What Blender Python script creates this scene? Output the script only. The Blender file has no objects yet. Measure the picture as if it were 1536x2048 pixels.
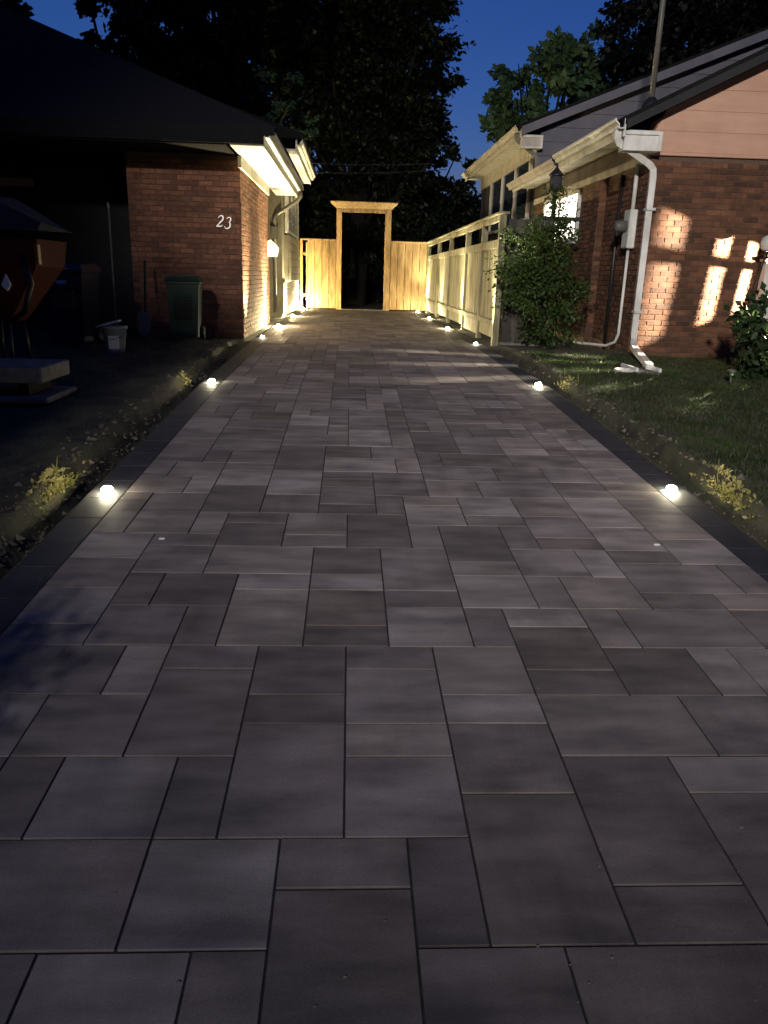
import bpy, math, random
import numpy as np
from mathutils import Vector, Matrix

random.seed(7); RNG = np.random.default_rng(7)
SC = bpy.context.scene
COL = SC.collection
R = math.radians

# ------------------------------------------------------------------ camera
CAMZ = 1.0315
th, ps, ro = R(17.084), R(2.914), R(1.669)
fw = Vector((math.sin(ps)*math.cos(th), math.cos(ps)*math.cos(th), -math.sin(th)))
rt = fw.cross(Vector((0, 0, 1))).normalized(); up = rt.cross(fw)
r2 = rt*math.cos(ro)+up*math.sin(ro); u2 = up*math.cos(ro)-rt*math.sin(ro)
cd = bpy.data.cameras.new('camera'); cam = bpy.data.objects.new('camera', cd); COL.objects.link(cam)
M4 = Matrix((( r2.x, u2.x, -fw.x, 0), (r2.y, u2.y, -fw.y, 0), (r2.z, u2.z, -fw.z, CAMZ), (0, 0, 0, 1)))
cam.matrix_world = M4
cd.sensor_fit = 'VERTICAL'; cd.sensor_height = 24; cd.sensor_width = 18
cd.lens = 1538/2048*24; cd.clip_start = .05; cd.clip_end = 2000
SC.camera = cam

# ------------------------------------------------------------------ sky, afterglow, exposure
SUN_EL, SUN_ROT = -1.0, 0.0
w = bpy.data.worlds.new('World'); SC.world = w; w.use_nodes = True
nt = w.node_tree; bg = nt.nodes['Background']
sky = nt.nodes.new('ShaderNodeTexSky'); sky.sky_type = 'NISHITA'; sky.sun_disc = False
sky.sun_elevation = R(SUN_EL); sky.sun_rotation = R(SUN_ROT); sky.ozone_density = 5.0; sky.air_density = 1.0; sky.dust_density = .3
nt.links.new(sky.outputs['Color'], bg.inputs['Color']); bg.inputs['Strength'].default_value = .47
sd = bpy.data.lights.new('sun', 'SUN'); sd.energy = .004; sd.angle = R(20); sd.color = (.75, .85, 1.)
so = bpy.data.objects.new('sun', sd); COL.objects.link(so); so.rotation_euler = (R(-88), 0, 0)   # last glow, just on the horizon ahead
SC.view_settings.view_transform = 'Standard'; SC.view_settings.look = 'None'
SC.view_settings.exposure = 0.0; SC.view_settings.gamma = 1.0; SC.view_settings.use_curve_mapping = False
cy = SC.cycles
cy.use_denoising = True; cy.max_bounces = 6; cy.diffuse_bounces = 4; cy.glossy_bounces = 3; cy.transmission_bounces = 4
cy.sample_clamp_indirect = 4.0; cy.caustics_reflective = False; cy.caustics_refractive = False
STREET_LAMP_POWER = 25000; SPOT_POWER = 1600; LENS_EMIT = 300.; LANTERN_POWER = 4200; WINDOW_EMIT = 4.0

# ------------------------------------------------------------------ helpers
KY = [-40, -9, -2, 1.2, 2.0, 2.8, 4.0, 5.5, 8.0, 12.0, 22, 600]
KZ = [-.62, -.62, -.53, -.397, -.355, -.318, -.264, -.195, -.0815, 0, 0, 0]
def gz(y): return float(np.interp(y, KY, KZ))
def slope(y): return (gz(y+.1)-gz(y-.1))/.2

def tag(o, label=None, cat=None, group=None, kind=None):
    if label: o['label'] = label
    if cat: o['category'] = cat
    if group: o['group'] = group
    if kind: o['kind'] = kind
    return o
def thing(name, loc, label, cat, group=None):
    o = bpy.data.objects.new(name, None); COL.objects.link(o); o.location = loc; o.empty_display_size = .1
    return tag(o, label, cat, group)
def put(o, parent=None, local=False):
    COL.objects.link(o)
    if parent is not None:
        o.parent = parent
        if not local:
            if parent.type == 'EMPTY': o.matrix_parent_inverse = Matrix.Translation(-parent.location)
    return o

class MB:
    """collects faces for ONE mesh object"""
    def __init__(s): s.v = []; s.f = []; s.rnd = []; s.smooth = False
    def add(s, vs, fs, rnd=0.0):
        b = len(s.v); s.v += [tuple(v) for v in vs]; s.f += [tuple(b+i for i in f) for f in fs]; s.rnd += [rnd]*len(fs); return s
    def box(s, x0, x1, y0, y1, z0, z1, rnd=0.0):
        vs = [(x0,y0,z0),(x1,y0,z0),(x1,y1,z0),(x0,y1,z0),(x0,y0,z1),(x1,y0,z1),(x1,y1,z1),(x0,y1,z1)]
        return s.add(vs, [(0,3,2,1),(4,5,6,7),(0,1,5,4),(1,2,6,5),(2,3,7,6),(3,0,4,7)], rnd)
    def cbox(s, x0, x1, y0, y1, z0, z1, c=.006, rnd=0.0):
        """box with all edges chamfered"""
        X = (x0, x0+c, x1-c, x1); Y = (y0, y0+c, y1-c, y1); Z = (z0, z0+c, z1-c, z1)
        vs = []; idx = {}
        for ix in (0, 1):
            for iy in (0, 1):
                for iz in (0, 1):
                    ox, oy, oz = X[3*ix], Y[3*iy], Z[3*iz]; nx, ny, nz = X[1+ix], Y[1+iy], Z[1+iz]
                    for k, q in enumerate(((ox, ny, nz), (nx, oy, nz), (nx, ny, oz))):
                        idx[ix, iy, iz, k] = len(vs); vs.append(q)
        I = idx; fs = []
        fs.append((I[0,0,0,0],I[0,0,1,0],I[0,1,1,0],I[0,1,0,0])); fs.append((I[1,0,0,0],I[1,1,0,0],I[1,1,1,0],I[1,0,1,0]))
        fs.append((I[0,0,0,1],I[1,0,0,1],I[1,0,1,1],I[0,0,1,1])); fs.append((I[0,1,0,1],I[0,1,1,1],I[1,1,1,1],I[1,1,0,1]))
        fs.append((I[0,0,0,2],I[0,1,0,2],I[1,1,0,2],I[1,0,0,2])); fs.append((I[0,0,1,2],I[1,0,1,2],I[1,1,1,2],I[0,1,1,2]))
        for a in (0, 1):
            for b in (0, 1):
                fs.append((I[a,b,0,0],I[a,b,1,0],I[a,b,1,1],I[a,b,0,1])); fs.append((I[a,0,b,0],I[a,1,b,0],I[a,1,b,2],I[a,0,b,2]))
                fs.append((I[0,a,b,1],I[1,a,b,1],I[1,a,b,2],I[0,a,b,2]))
        for a in (0, 1):
            for b in (0, 1):
                for d in (0, 1): fs.append((I[a,b,d,0],I[a,b,d,1],I[a,b,d,2]))
        return s.add(vs, fs, rnd)
    def prism(s, prof, axis, a0, a1, rnd=0.0):
        """closed 2-D profile swept along an axis; profile coordinates are the other two axes in order"""
        n = len(prof)
        def P(q, a):
            return {'x': (a, q[0], q[1]), 'y': (q[0], a, q[1]), 'z': (q[0], q[1], a)}[axis]
        vs = [P(q, a0) for q in prof]+[P(q, a1) for q in prof]
        fs = [(i, (i+1) % n, n+(i+1) % n, n+i) for i in range(n)]+[tuple(range(n))[::-1], tuple(range(n, 2*n))]
        return s.add(vs, fs, rnd)
    def tube(s, pts, rad, n=8, cap=True, rect=None):
        pts = [Vector(p) for p in pts]; m = len(pts)
        if not hasattr(rad, '__len__'): rad = [rad]*m
        ring = []; prev = None
        for i, p in enumerate(pts):
            t = ((pts[min(i+1, m-1)]-p).normalized()+(p-pts[max(i-1, 0)]).normalized())
            t = t.normalized() if t.length > 1e-6 else Vector((0, 0, 1))
            if prev is None:
                ref = Vector((1, 0, 0)) if abs(t.x) < .8 else Vector((0, 1, 0))
            else: ref = prev
            a = (ref-t*ref.dot(t)).normalized(); b = t.cross(a); prev = a
            if rect:
                q = [(1,1),(-1,1),(-1,-1),(1,-1)]
                ring.append([p+a*(rect[0]*c)+b*(rect[1]*d) for c, d in q])
            else:
                ring.append([p+a*(rad[i]*math.cos(2*math.pi*k/n))+b*(rad[i]*math.sin(2*math.pi*k/n)) for k in range(n)])
        k = len(ring[0]); vs = [q for rr in ring for q in rr]
        fs = [(i*k+j, i*k+(j+1) % k, (i+1)*k+(j+1) % k, (i+1)*k+j) for i in range(m-1) for j in range(k)]
        if cap: fs += [tuple(range(k))[::-1], tuple(range((m-1)*k, m*k))]
        return s.add(vs, fs)
    def lathe(s, prof, cx=0, cy=0, cz=0, n=24, axis='z', cap=True):
        vs = []
        for r_, z_ in prof:
            for k in range(n):
                a = 2*math.pi*k/n; p = (r_*math.cos(a), r_*math.sin(a), z_)
                if axis == 'x': p = (p[2], p[0], p[1])
                if axis == 'y': p = (p[0], p[2], p[1])
                vs.append((p[0]+cx, p[1]+cy, p[2]+cz))
        m = len(prof)
        fs = [(i*n+j, i*n+(j+1) % n, (i+1)*n+(j+1) % n, (i+1)*n+j) for i in range(m-1) for j in range(n)]
        if cap: fs += [tuple(range(n))[::-1], tuple(range((m-1)*n, m*n))]
        return s.add(vs, fs)
    def mesh(s, name, mat):
        me = bpy.data.meshes.new(name); me.from_pydata(s.v, [], s.f)
        if any(s.rnd):
            at = me.attributes.new('rnd', 'FLOAT', 'FACE'); at.data.foreach_set('value', s.rnd)
        if s.smooth: me.polygons.foreach_set('use_smooth', [True]*len(me.polygons))
        me.materials.append(mat); me.update(); return me
    def build(s, name, mat, parent=None, local=False, **kw):
        import bmesh
        me = s.mesh(name, mat)
        bm = bmesh.new(); bm.from_mesh(me); bmesh.ops.recalc_face_normals(bm, faces=bm.faces); bm.to_mesh(me); bm.free()
        o = put(bpy.data.objects.new(name, me), parent, local); tag(o, **kw); return o

def soft(mb):
    mb.smooth = True; return mb

# ------------------------------------------------------------------ materials
def mat(name, c1, c2=None, scale=5, rough=.7, bump=.0, bscale=60, metal=0., rnd=0., stretch=(1, 1, 1), spec=.5, c3=None, emit=None, coord='Object', detail=6, contrast=(.35, .65), trans=0., dirt=0., ds=1.6, dst=(1, 1, 1)):
    m = bpy.data.materials.new(name); m.use_nodes = True; n = m.node_tree.nodes; L = m.node_tree.links
    b = n['Principled BSDF']; b.inputs['Roughness'].default_value = rough; b.inputs['Metallic'].default_value = metal
    b.inputs['Specular IOR Level'].default_value = spec
    tc = n.new('ShaderNodeTexCoord'); mp = n.new('ShaderNodeMapping'); L.new(tc.outputs[coord], mp.inputs['Vector'])
    mp.inputs['Scale'].default_value = stretch
    oi = n.new('ShaderNodeObjectInfo'); at = n.new('ShaderNodeAttribute'); at.attribute_name = 'rnd'
    ad = n.new('ShaderNodeMath'); ad.operation = 'ADD'; L.new(oi.outputs['Random'], ad.inputs[0]); L.new(at.outputs['Fac'], ad.inputs[1])
    fr = n.new('ShaderNodeMath'); fr.operation = 'FRACT'; L.new(ad.outputs[0], fr.inputs[0])
    if rnd:
        sc_ = n.new('ShaderNodeVectorMath'); sc_.operation = 'SCALE'; sc_.inputs[0].default_value = (17, 31, 11); L.new(ad.outputs[0], sc_.inputs['Scale'])
        av = n.new('ShaderNodeVectorMath'); av.operation = 'ADD'; L.new(tc.outputs[coord], av.inputs[0]); L.new(sc_.outputs[0], av.inputs[1]); L.new(av.outputs[0], mp.inputs['Vector'])
    out = None
    if c2 is not None:
        no = n.new('ShaderNodeTexNoise'); no.inputs['Scale'].default_value = scale; no.inputs['Detail'].default_value = detail; L.new(mp.outputs[0], no.inputs['Vector'])
        cr = n.new('ShaderNodeValToRGB'); cr.color_ramp.elements[0].color = (*c1, 1); cr.color_ramp.elements[1].color = (*c2, 1)
        cr.color_ramp.elements[0].position, cr.color_ramp.elements[1].position = contrast
        L.new(no.outputs['Fac'], cr.inputs['Fac']); out = cr.outputs['Color']
        if c3 is not None:
            e = cr.color_ramp.elements.new(.5); e.color = (*c3, 1)
    if rnd:
        hsv = n.new('ShaderNodeHueSaturation'); mr = n.new('ShaderNodeMapRange'); mr.inputs['To Min'].default_value = 1-rnd; mr.inputs['To Max'].default_value = 1+rnd
        L.new(fr.outputs[0], mr.inputs['Value']); L.new(mr.outputs[0], hsv.inputs['Value'])
        if out: L.new(out, hsv.inputs['Color'])
        else: hsv.inputs['Color'].default_value = (*c1, 1)
        out = hsv.outputs['Color']
    if dirt:
        ge = n.new('ShaderNodeNewGeometry'); m2 = n.new('ShaderNodeMapping'); m2.inputs['Scale'].default_value = dst; L.new(ge.outputs['Position'], m2.inputs['Vector'])
        n2 = n.new('ShaderNodeTexNoise'); n2.inputs['Scale'].default_value = ds; n2.inputs['Detail'].default_value = 8; n2.inputs['Roughness'].default_value = .65; L.new(m2.outputs[0], n2.inputs['Vector'])
        c2_ = n.new('ShaderNodeValToRGB'); c2_.color_ramp.elements[0].position = .34; c2_.color_ramp.elements[1].position = .58
        c2_.color_ramp.elements[0].color = (1-dirt, 1-dirt*1.05, 1-dirt*1.1, 1); c2_.color_ramp.elements[1].color = (1, 1, 1, 1); L.new(n2.outputs['Fac'], c2_.inputs['Fac'])
        mx = n.new('ShaderNodeMix'); mx.data_type = 'RGBA'; mx.blend_type = 'MULTIPLY'; mx.inputs['Factor'].default_value = 1
        if out: L.new(out, mx.inputs['A'])
        else: mx.inputs['A'].default_value = (*c1, 1)
        L.new(c2_.outputs['Color'], mx.inputs['B']); out = mx.outputs['Result']
    if out: L.new(out, b.inputs['Base Color'])
    else: b.inputs['Base Color'].default_value = (*c1, 1)
    if bump:
        nb = n.new('ShaderNodeTexNoise'); nb.inputs['Scale'].default_value = bscale; nb.inputs['Detail'].default_value = 8; L.new(mp.outputs[0], nb.inputs['Vector'])
        bp = n.new('ShaderNodeBump'); bp.inputs['Strength'].default_value = bump; bp.inputs['Distance'].default_value = .01
        L.new(nb.outputs['Fac'], bp.inputs['Height']); L.new(bp.outputs['Normal'], b.inputs['Normal'])
    if emit: b.inputs['Emission Color'].default_value = (*emit[0], 1); b.inputs['Emission Strength'].default_value = emit[1]
    if trans: b.inputs['Transmission Weight'].default_value = trans
    return m
def leafmat(name, c1, c2, c3=None):
    m = mat(name, c1, c2, scale=1.3, rough=.5, c3=c3, spec=.35); n = m.node_tree.nodes; L = m.node_tree.links
    b = n['Principled BSDF']; tr = n.new('ShaderNodeBsdfTranslucent'); mx = n.new('ShaderNodeMixShader'); mx.inputs[0].default_value = .3
    tr.inputs['Color'].default_value = (*[min(1, c*1.3) for c in c2], 1)
    L.new(b.outputs[0], mx.inputs[1]); L.new(tr.outputs[0], mx.inputs[2]); L.new(mx.outputs[0], n['Material Output'].inputs['Surface']); return m

MT = {}
def paver_mat():
    m = bpy.data.materials.new('paver'); m.use_nodes = True; n = m.node_tree.nodes; L = m.node_tree.links; b = n['Principled BSDF']
    b.inputs['Roughness'].default_value = .7; b.inputs['Specular IOR Level'].default_value = .25
    tc = n.new('ShaderNodeTexCoord'); ge = n.new('ShaderNodeNewGeometry'); oi = n.new('ShaderNodeObjectInfo'); at = n.new('ShaderNodeAttribute'); at.attribute_name = 'rnd'
    ad = n.new('ShaderNodeMath'); ad.operation = 'ADD'; L.new(oi.outputs['Random'], ad.inputs[0]); L.new(at.outputs['Fac'], ad.inputs[1])
    def math_(op, a, bv):
        q = n.new('ShaderNodeMath'); q.operation = op; L.new(a, q.inputs[0]); q.inputs[1].default_value = bv; return q.outputs[0]
    r1 = math_('FRACT', ad.outputs[0], 0); r2 = math_('FRACT', math_('MULTIPLY', ad.outputs[0], 7.31), 0); r3 = math_('FRACT', math_('MULTIPLY', ad.outputs[0], 23.7), 0)
    sc_ = n.new('ShaderNodeVectorMath'); sc_.operation = 'SCALE'; sc_.inputs[0].default_value = (57, 91, 13); L.new(ad.outputs[0], sc_.inputs['Scale'])
    av = n.new('ShaderNodeVectorMath'); av.operation = 'ADD'; L.new(tc.outputs['Object'], av.inputs[0]); L.new(sc_.outputs[0], av.inputs[1])
    def noise(vec, stretch, scale, det):
        mp = n.new('ShaderNodeMapping'); mp.inputs['Scale'].default_value = stretch; L.new(vec, mp.inputs['Vector'])
        q = n.new('ShaderNodeTexNoise'); q.inputs['Scale'].default_value = scale; q.inputs['Detail'].default_value = det; L.new(mp.outputs[0], q.inputs['Vector']); return q.outputs['Fac']
    def ramp(fac, *st):
        cr = n.new('ShaderNodeValToRGB'); e = cr.color_ramp.elements
        while len(e) < len(st): e.new(.5)
        for k, (p, c) in enumerate(st): e[k].position = p; e[k].color = (*c, 1)
        L.new(fac, cr.inputs['Fac']); return cr.outputs['Color']
    def mixc(a, c, fac, mode='MIX', k=None):
        q = n.new('ShaderNodeMix'); q.data_type = 'RGBA'; q.blend_type = mode; L.new(a, q.inputs['A']); L.new(c, q.inputs['B'])
        if k is not None: q.inputs['Factor'].default_value = k
        else: L.new(fac, q.inputs['Factor'])
        return q.outputs['Result']
    base = ramp(r1, (0, (.115, .103, .099)), (.3, (.172, .156, .152)), (.6, (.225, .205, .198)), (.85, (.275, .255, .248)), (1, (.345, .323, .315)))
    tint = ramp(r2, (0, (.25, .20, .16)), (.5, (.215, .19, .18)), (1, (.205, .18, .185)))
    c = mixc(base, tint, None, k=.28)
    streak = ramp(noise(av.outputs[0], (1.0, 3.2, 1), 2.6, 5), (.30, (.58, .57, .57)), (.5, (.97, .95, .92)), (.68, (1.30, 1.27, 1.25)))
    c = mixc(c, streak, None, 'MULTIPLY', 1.0)
    streak2 = ramp(noise(av.outputs[0], (2.6, .8, 1), 2.2, 4), (.35, (.74, .74, .75)), (.6, (1.08, 1.07, 1.05)))
    c = mixc(c, streak2, r3, 'MULTIPLY')
    stain = ramp(noise(ge.outputs['Position'], (1, .6, 1), .9, 6), (.32, (.70, .69, .68)), (.55, (1.02, 1.0, 1.0)))
    c = mixc(c, stain, None, 'MULTIPLY', .8)
    grit = ramp(noise(av.outputs[0], (1, 1, 1), 230, 6), (.38, (.80, .80, .80)), (.62, (1.10, 1.10, 1.10)))
    c = mixc(c, grit, None, 'MULTIPLY', .7); L.new(c, b.inputs['Base Color'])
    bp = n.new('ShaderNodeBump'); bp.inputs['Strength'].default_value = .22; bp.inputs['Distance'].default_value = .003; L.new(noise(av.outputs[0], (1, 1, 1), 160, 4), bp.inputs['Height']); L.new(bp.outputs['Normal'], b.inputs['Normal'])
    return m
MT['paver'] = paver_mat()
MT['border'] = mat('border', (.014, .015, .018), (.024, .025, .029), scale=8, rough=.7, bump=.25, bscale=90, rnd=.2)
MT['joint'] = mat('joint_sand', (.016, .015, .015), (.034, .031, .029), scale=40, rough=.95, bump=.5, bscale=200)
MT['soil'] = mat('soil', (.018, .015, .010), (.055, .045, .030), scale=3.5, rough=.95, bump=1., bscale=25, c3=(.04, .042, .018))
MT['stone'] = mat('stone', (.06, .05, .038), (.13, .11, .085), scale=9, rough=.9, bump=.6, bscale=30, rnd=.25)
MT['brickL'] = mat('brick_brown', (.15, .062, .035), (.23, .10, .058), scale=14, rough=.85, bump=.9, bscale=70, rnd=.34, dirt=.35, ds=2.2)
MT['brickR'] = mat('brick_red', (.098, .041, .019), (.155, .065, .031), scale=9, rough=.85, bump=.9, bscale=70, rnd=.45, dirt=.4, ds=2.0)
MT['mortar'] = mat('mortar', (.085, .052, .036), (.13, .085, .06), scale=30, rough=.95, bump=.6, bscale=120)
MT['roof'] = mat('dark_shingles', (.008, .008, .009), (.013, .013, .015), scale=20, rough=.95, spec=.15, bump=.6, bscale=60, stretch=(1, 1, 6))
_m = MT['roof']; _n = _m.node_tree.nodes; _l = _m.node_tree.links
_g = _n.new('ShaderNodeNewGeometry'); _w = _n.new('ShaderNodeTexWave'); _w.wave_type = 'BANDS'; _w.bands_direction = 'Z'; _w.wave_profile = 'SAW'; _w.inputs['Scale'].default_value = 4.2; _w.inputs['Distortion'].default_value = .6; _w.inputs['Detail'].default_value = 3
_l.new(_g.outputs['Position'], _w.inputs['Vector']); _b2 = _n.new('ShaderNodeBump'); _b2.inputs['Strength'].default_value = .8; _b2.inputs['Distance'].default_value = .02
_l.new(_w.outputs['Fac'], _b2.inputs['Height']); _ob = [q for q in _n if q.type == 'BUMP' and q != _b2][0]; _l.new(_b2.outputs['Normal'], _ob.inputs['Normal'])
MT['white'] = mat('white_aluminium', (.60, .60, .55), (.72, .72, .67), scale=4, rough=.5, bump=.12, bscale=25, dirt=.28, ds=5, dst=(1, 1, .35))
MT['cream'] = mat('cream_paint', (.40, .37, .31), (.52, .48, .41), scale=3, rough=.6, bump=.1, bscale=20, dirt=.3, ds=4, dst=(1, 1, .4))
MT['olive'] = mat('olive_siding', (.15, .14, .105), (.22, .205, .16), scale=3, rough=.7, bump=.1, bscale=20, dirt=.3, ds=4, dst=(1, 1, .4))
MT['grey'] = mat('grey_metal', (.08, .077, .068), (.12, .115, .10), scale=6, rough=.5)
MT['pink'] = mat('pink_siding', (.51, .30, .205), (.55, .33, .228), scale=2.5, rough=.65, bump=.08, bscale=40, rnd=.03, stretch=(1, 1, 6), dirt=.14, ds=1.3)
MT['lav'] = mat('grey_blue_siding', (.10, .10, .125), (.135, .13, .16), scale=2.5, rough=.7, rnd=.06)
MT['cedar'] = mat('new_cedar', (.24, .145, .055), (.42, .28, .115), scale=4, rough=.7, bump=.3, bscale=40, rnd=.24, stretch=(6, 6, .6), dirt=.35, ds=6, dst=(1, 1, .3), c3=(.33, .21, .082))
MT['oldwood'] = mat('weathered_fence', (.17, .155, .09), (.34, .315, .19), scale=4, rough=.8, bump=.3, bscale=40, rnd=.22, stretch=(5, 5, .6), dirt=.45, ds=5, dst=(1, 1, .3))
MT['darkwood'] = mat('dark_boards', (.035, .03, .026), (.07, .06, .05), scale=4, rough=.85, bump=.4, bscale=40, rnd=.25, stretch=(5, 5, .6))
MT['black'] = mat('black_metal', (.012, .012, .012), rough=.45)
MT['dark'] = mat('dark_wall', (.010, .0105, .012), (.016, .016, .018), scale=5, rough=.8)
MT['concrete'] = mat('concrete', (.12, .113, .097), (.2, .19, .163), scale=8, rough=.9, bump=.5, bscale=50)
MT['bark'] = mat('bark', (.007, .006, .0045), (.016, .013, .009), scale=12, rough=.95, bump=1., bscale=30, stretch=(4, 4, 1))
MT['glass'] = mat('window_glass', (.02, .03, .05), rough=.06, spec=.8)
MT['lamp'] = mat('lamp_lens', (.9, .85, .7), rough=.3, emit=((1., .90, .62), LENS_EMIT))
MT['lampfar'] = mat('lamp_lens_warm', (.9, .85, .7), rough=.3, emit=((1., .80, .42), LENS_EMIT*75))
MT['lampfence'] = mat('lamp_lens_pale', (.9, .85, .7), rough=.3, emit=((1., .86, .50), LENS_EMIT*12))
MT['pane'] = mat('lit_blind', (.8, .78, .7), rough=.7, emit=((1., .92, .76), WINDOW_EMIT))
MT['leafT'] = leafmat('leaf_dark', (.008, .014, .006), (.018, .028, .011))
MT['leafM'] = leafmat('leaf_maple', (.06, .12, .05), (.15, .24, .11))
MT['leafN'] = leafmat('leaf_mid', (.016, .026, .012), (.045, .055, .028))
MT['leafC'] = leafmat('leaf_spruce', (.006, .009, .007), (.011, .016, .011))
MT['leafR'] = leafmat('leaf_rose', (.02, .045, .010), (.055, .09, .02))
MT['leafP'] = leafmat('leaf_peony', (.014, .03, .009), (.03, .055, .018))
MT['leafH'] = leafmat('leaf_hedge', (.02, .035, .014), (.04, .06, .02))
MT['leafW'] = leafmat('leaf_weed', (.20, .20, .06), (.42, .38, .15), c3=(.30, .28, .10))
MT['grass'] = leafmat('grass_blade', (.020, .046, .008), (.044, .078, .014), c3=(.034, .044, .013))
MT['grassL'] = leafmat('dry_grass_blade', (.025, .03, .012), (.045, .047, .02))
MT['red'] = mat('red_plastic', (.062, .009, .006), (.085, .012, .008), scale=4, rough=.75, spec=.15)
MT['blue'] = mat('blue_plastic', (.005, .009, .024), (.008, .013, .034), scale=4, rough=.35)
MT['paleblue'] = mat('pale_blue_print', (.10, .22, .42), rough=.5)
MT['green'] = mat('green_plastic', (.018, .05, .032), (.026, .065, .042), scale=4, rough=.4)
MT['tarp'] = mat('grey_cover', (.035, .036, .04), (.05, .052, .056), scale=3, rough=.85, bump=.3, bscale=6, spec=.15)
MT['bucket'] = mat('white_plastic', (.26, .285, .32), (.32, .345, .38), scale=4, rough=.35)
MT['label'] = mat('paper_label', (.7, .72, .75), rough=.6)
MT['orange'] = mat('orange_reflector', (.2, .08, .03), rough=.3)
MT['brass'] = mat('brushed_steel', (.55, .53, .48), rough=.35, metal=.6)
MT['asphalt'] = mat('asphalt', (.04, .04, .042), (.06, .06, .062), scale=30, rough=.9, bump=.4, bscale=150)

# ------------------------------------------------------------------ ground
XL, XR = -8*.165+.0055, 12*.165+.0055       # paved field
BW = .20                                     # border width
def goff(x, y):
    n = .018*math.sin(3.1*x+1.3*y)+.014*math.sin(5.3*y-2.1*x)+.01*math.sin(11*x+9*y)
    near = min(1, max(0, (12.4-y)/.8))
    for e, s in ((XL-BW, -1), (XR+BW, 1)):
        d = (x-e)*s
        if d > 0:
            if d < .03: return -.06
            if d < .14: return -.12*near-.02
            if d < .24: return (-.12+(d-.14)/.10*.15)*near-.01+n*.6*near
            return (.05+n)*near
    return -.10
xs = sorted(set([-300, -120, -60, -30, -16] + [round(-10+.4*i, 3) for i in range(17)] + [round(-3.4+.1*i, 3) for i in range(16)]
     + [XL-BW-.24, XL-BW-.19, XL-BW-.14, XL-BW-.03, XL-BW+.02, 0, XR+BW-.02, XR+BW+.03, XR+BW+.14, XR+BW+.19, XR+BW+.24]
     + [round(2.55+.1*i, 3) for i in range(30)] + [round(5.8+.5*i, 3) for i in range(10)] + [14, 30, 60, 120, 300]))
ys = [-60, -30, -12, -6, -3, -1, 0] + [round(.6+.1*i, 3) for i in range(124)] + [13.5, 15, 17, 20, 22, 25, 28, 32, 40, 60, 120, 300, 500]
V = []; F = []
for y in ys:
    for x in xs:
        V.append((x, y, gz(y)+(goff(x, y) if -14 < x < 13 and -1 < y < 30 else -.1)))
nx = len(xs)
for j in range(len(ys)-1):
    for i in range(nx-1): F.append((j*nx+i, j*nx+i+1, (j+1)*nx+i+1, (j+1)*nx+i))
g = MB(); g.add(V, F); g.smooth = True
g.build('ground', MT['soil'], kind='structure')
# street behind the camera
g = MB(); g.box(-60, 60, -14, -3.5, -.75, -.50); g.build('road', MT['asphalt'], kind='structure')

# ------------------------------------------------------------------ driveway
g = MB()
yy = [.6, 1.2, 2, 2.8, 4, 5.5, 8, 12, 24.6]
vs = []
for y in yy: vs += [(XL-BW-.01, y, gz(y)-.0048), (XR+BW+.01, y, gz(y)-.0048)]
for y in yy: vs += [(XL-BW-.01, y, gz(y)-.09), (XR+BW+.01, y, gz(y)-.09)]
m = len(yy); fs = [(2*i, 2*i+1, 2*i+3, 2*i+2) for i in range(m-1)]
fs += [(2*i, 2*i+2, 2*m+2*i+2, 2*m+2*i) for i in range(m-1)]+[(2*i+1, 2*m+2*i+1, 2*m+2*i+3, 2*i+3) for i in range(m-1)]
g.add(vs, fs); drive = g.build('driveway', MT['joint'], kind='structure')

N = .165; Y0 = 2.66; X0 = .0055
traced = '''-6 -4 -10 -8|-4 -2 -10 -8|-2 -1 -10 -8|-1 1 -10 -7|1 3 -10 -8|3 6 -10 -8|6 8 -10 -8
-6 -3 -8 -6|-3 -1 -8 -6|-1 1 -7 -6|1 2 -8 -6|2 4 -8 -5|4 6 -7 -4|4 6 -8 -7|6 8 -5 -4|6 8 -8 -5|-8 -6 -8 -6
-5 -3 -6 -4|-3 -2 -6 -4|-6 -5 -6 -4|-2 0 -6 -3|0 2 -6 -4|2 4 -5 -3|-8 -6 -6 -4
-6 -4 -4 -2|-4 -2 -4 -1|-4 -2 -1 0|0 2 -4 -3|-2 0 -3 -2|-2 0 -2 0|0 2 -3 -1|0 2 -1 0|2 4 -3 -2|2 4 -2 0|4 7 -4 -2|7 9 -4 -2|4 6 -2 -1|4 6 -1 1|6 8 -2 0|8 9 -2 0|9 12 -2 0
-5 -4 -2 0|-8 -5 -2 0|-8 -6 -4 -2
-6 -4 0 2|-4 -3 0 2|-3 -1 0 3|-1 1 0 1|-1 1 1 3|1 3 0 2|3 4 0 2|4 6 1 2|6 7 0 2|7 10 0 2|10 12 0 2|-8 -6 0 1|-8 -6 1 3|-8 -6 3 5|-8 -6 5 7
-6 -5 2 4|-5 -3 2 4|-3 -1 3 4|-1 1 3 4|1 3 2 3|3 5 2 4|5 6 2 4|6 8 2 4|8 10 2 3|10 12 2 3|8 11 3 5|11 12 3 5
-6 -4 4 6|-6 -4 6 7|-4 -1 4 6|-1 1 4 6|1 3 3 6|3 5 4 5|3 5 5 8|5 7 4 6|7 8 4 6|8 10 5 6|10 12 5 7
-4 -2 6 8|-4 -2 8 9|-2 0 6 7|-2 0 7 9|0 2 6 9|2 3 6 8|2 4 8 10|5 6 6 8|4 6 8 9|6 8 6 7|6 8 7 9|8 10 6 8|-8 -7 7 9|-7 -5 7 9|-5 -4 7 9'''
rnd = random.Random(3)
ROW0, ROW1 = -12, 132
occ = {}; pieces = []
def take(c0, c1, q0, q1):
    cells = [(c, q) for c in range(c0, c1) for q in range(q0, q1)]
    if any(x in occ for x in cells): return False
    for x in cells: occ[x] = 1
    pieces.append((c0, c1, q0, q1)); return True
for ln in traced.split('\n'):
    for t in ln.split('|'):
        if not take(*[int(a) for a in t.split()]): pass
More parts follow.
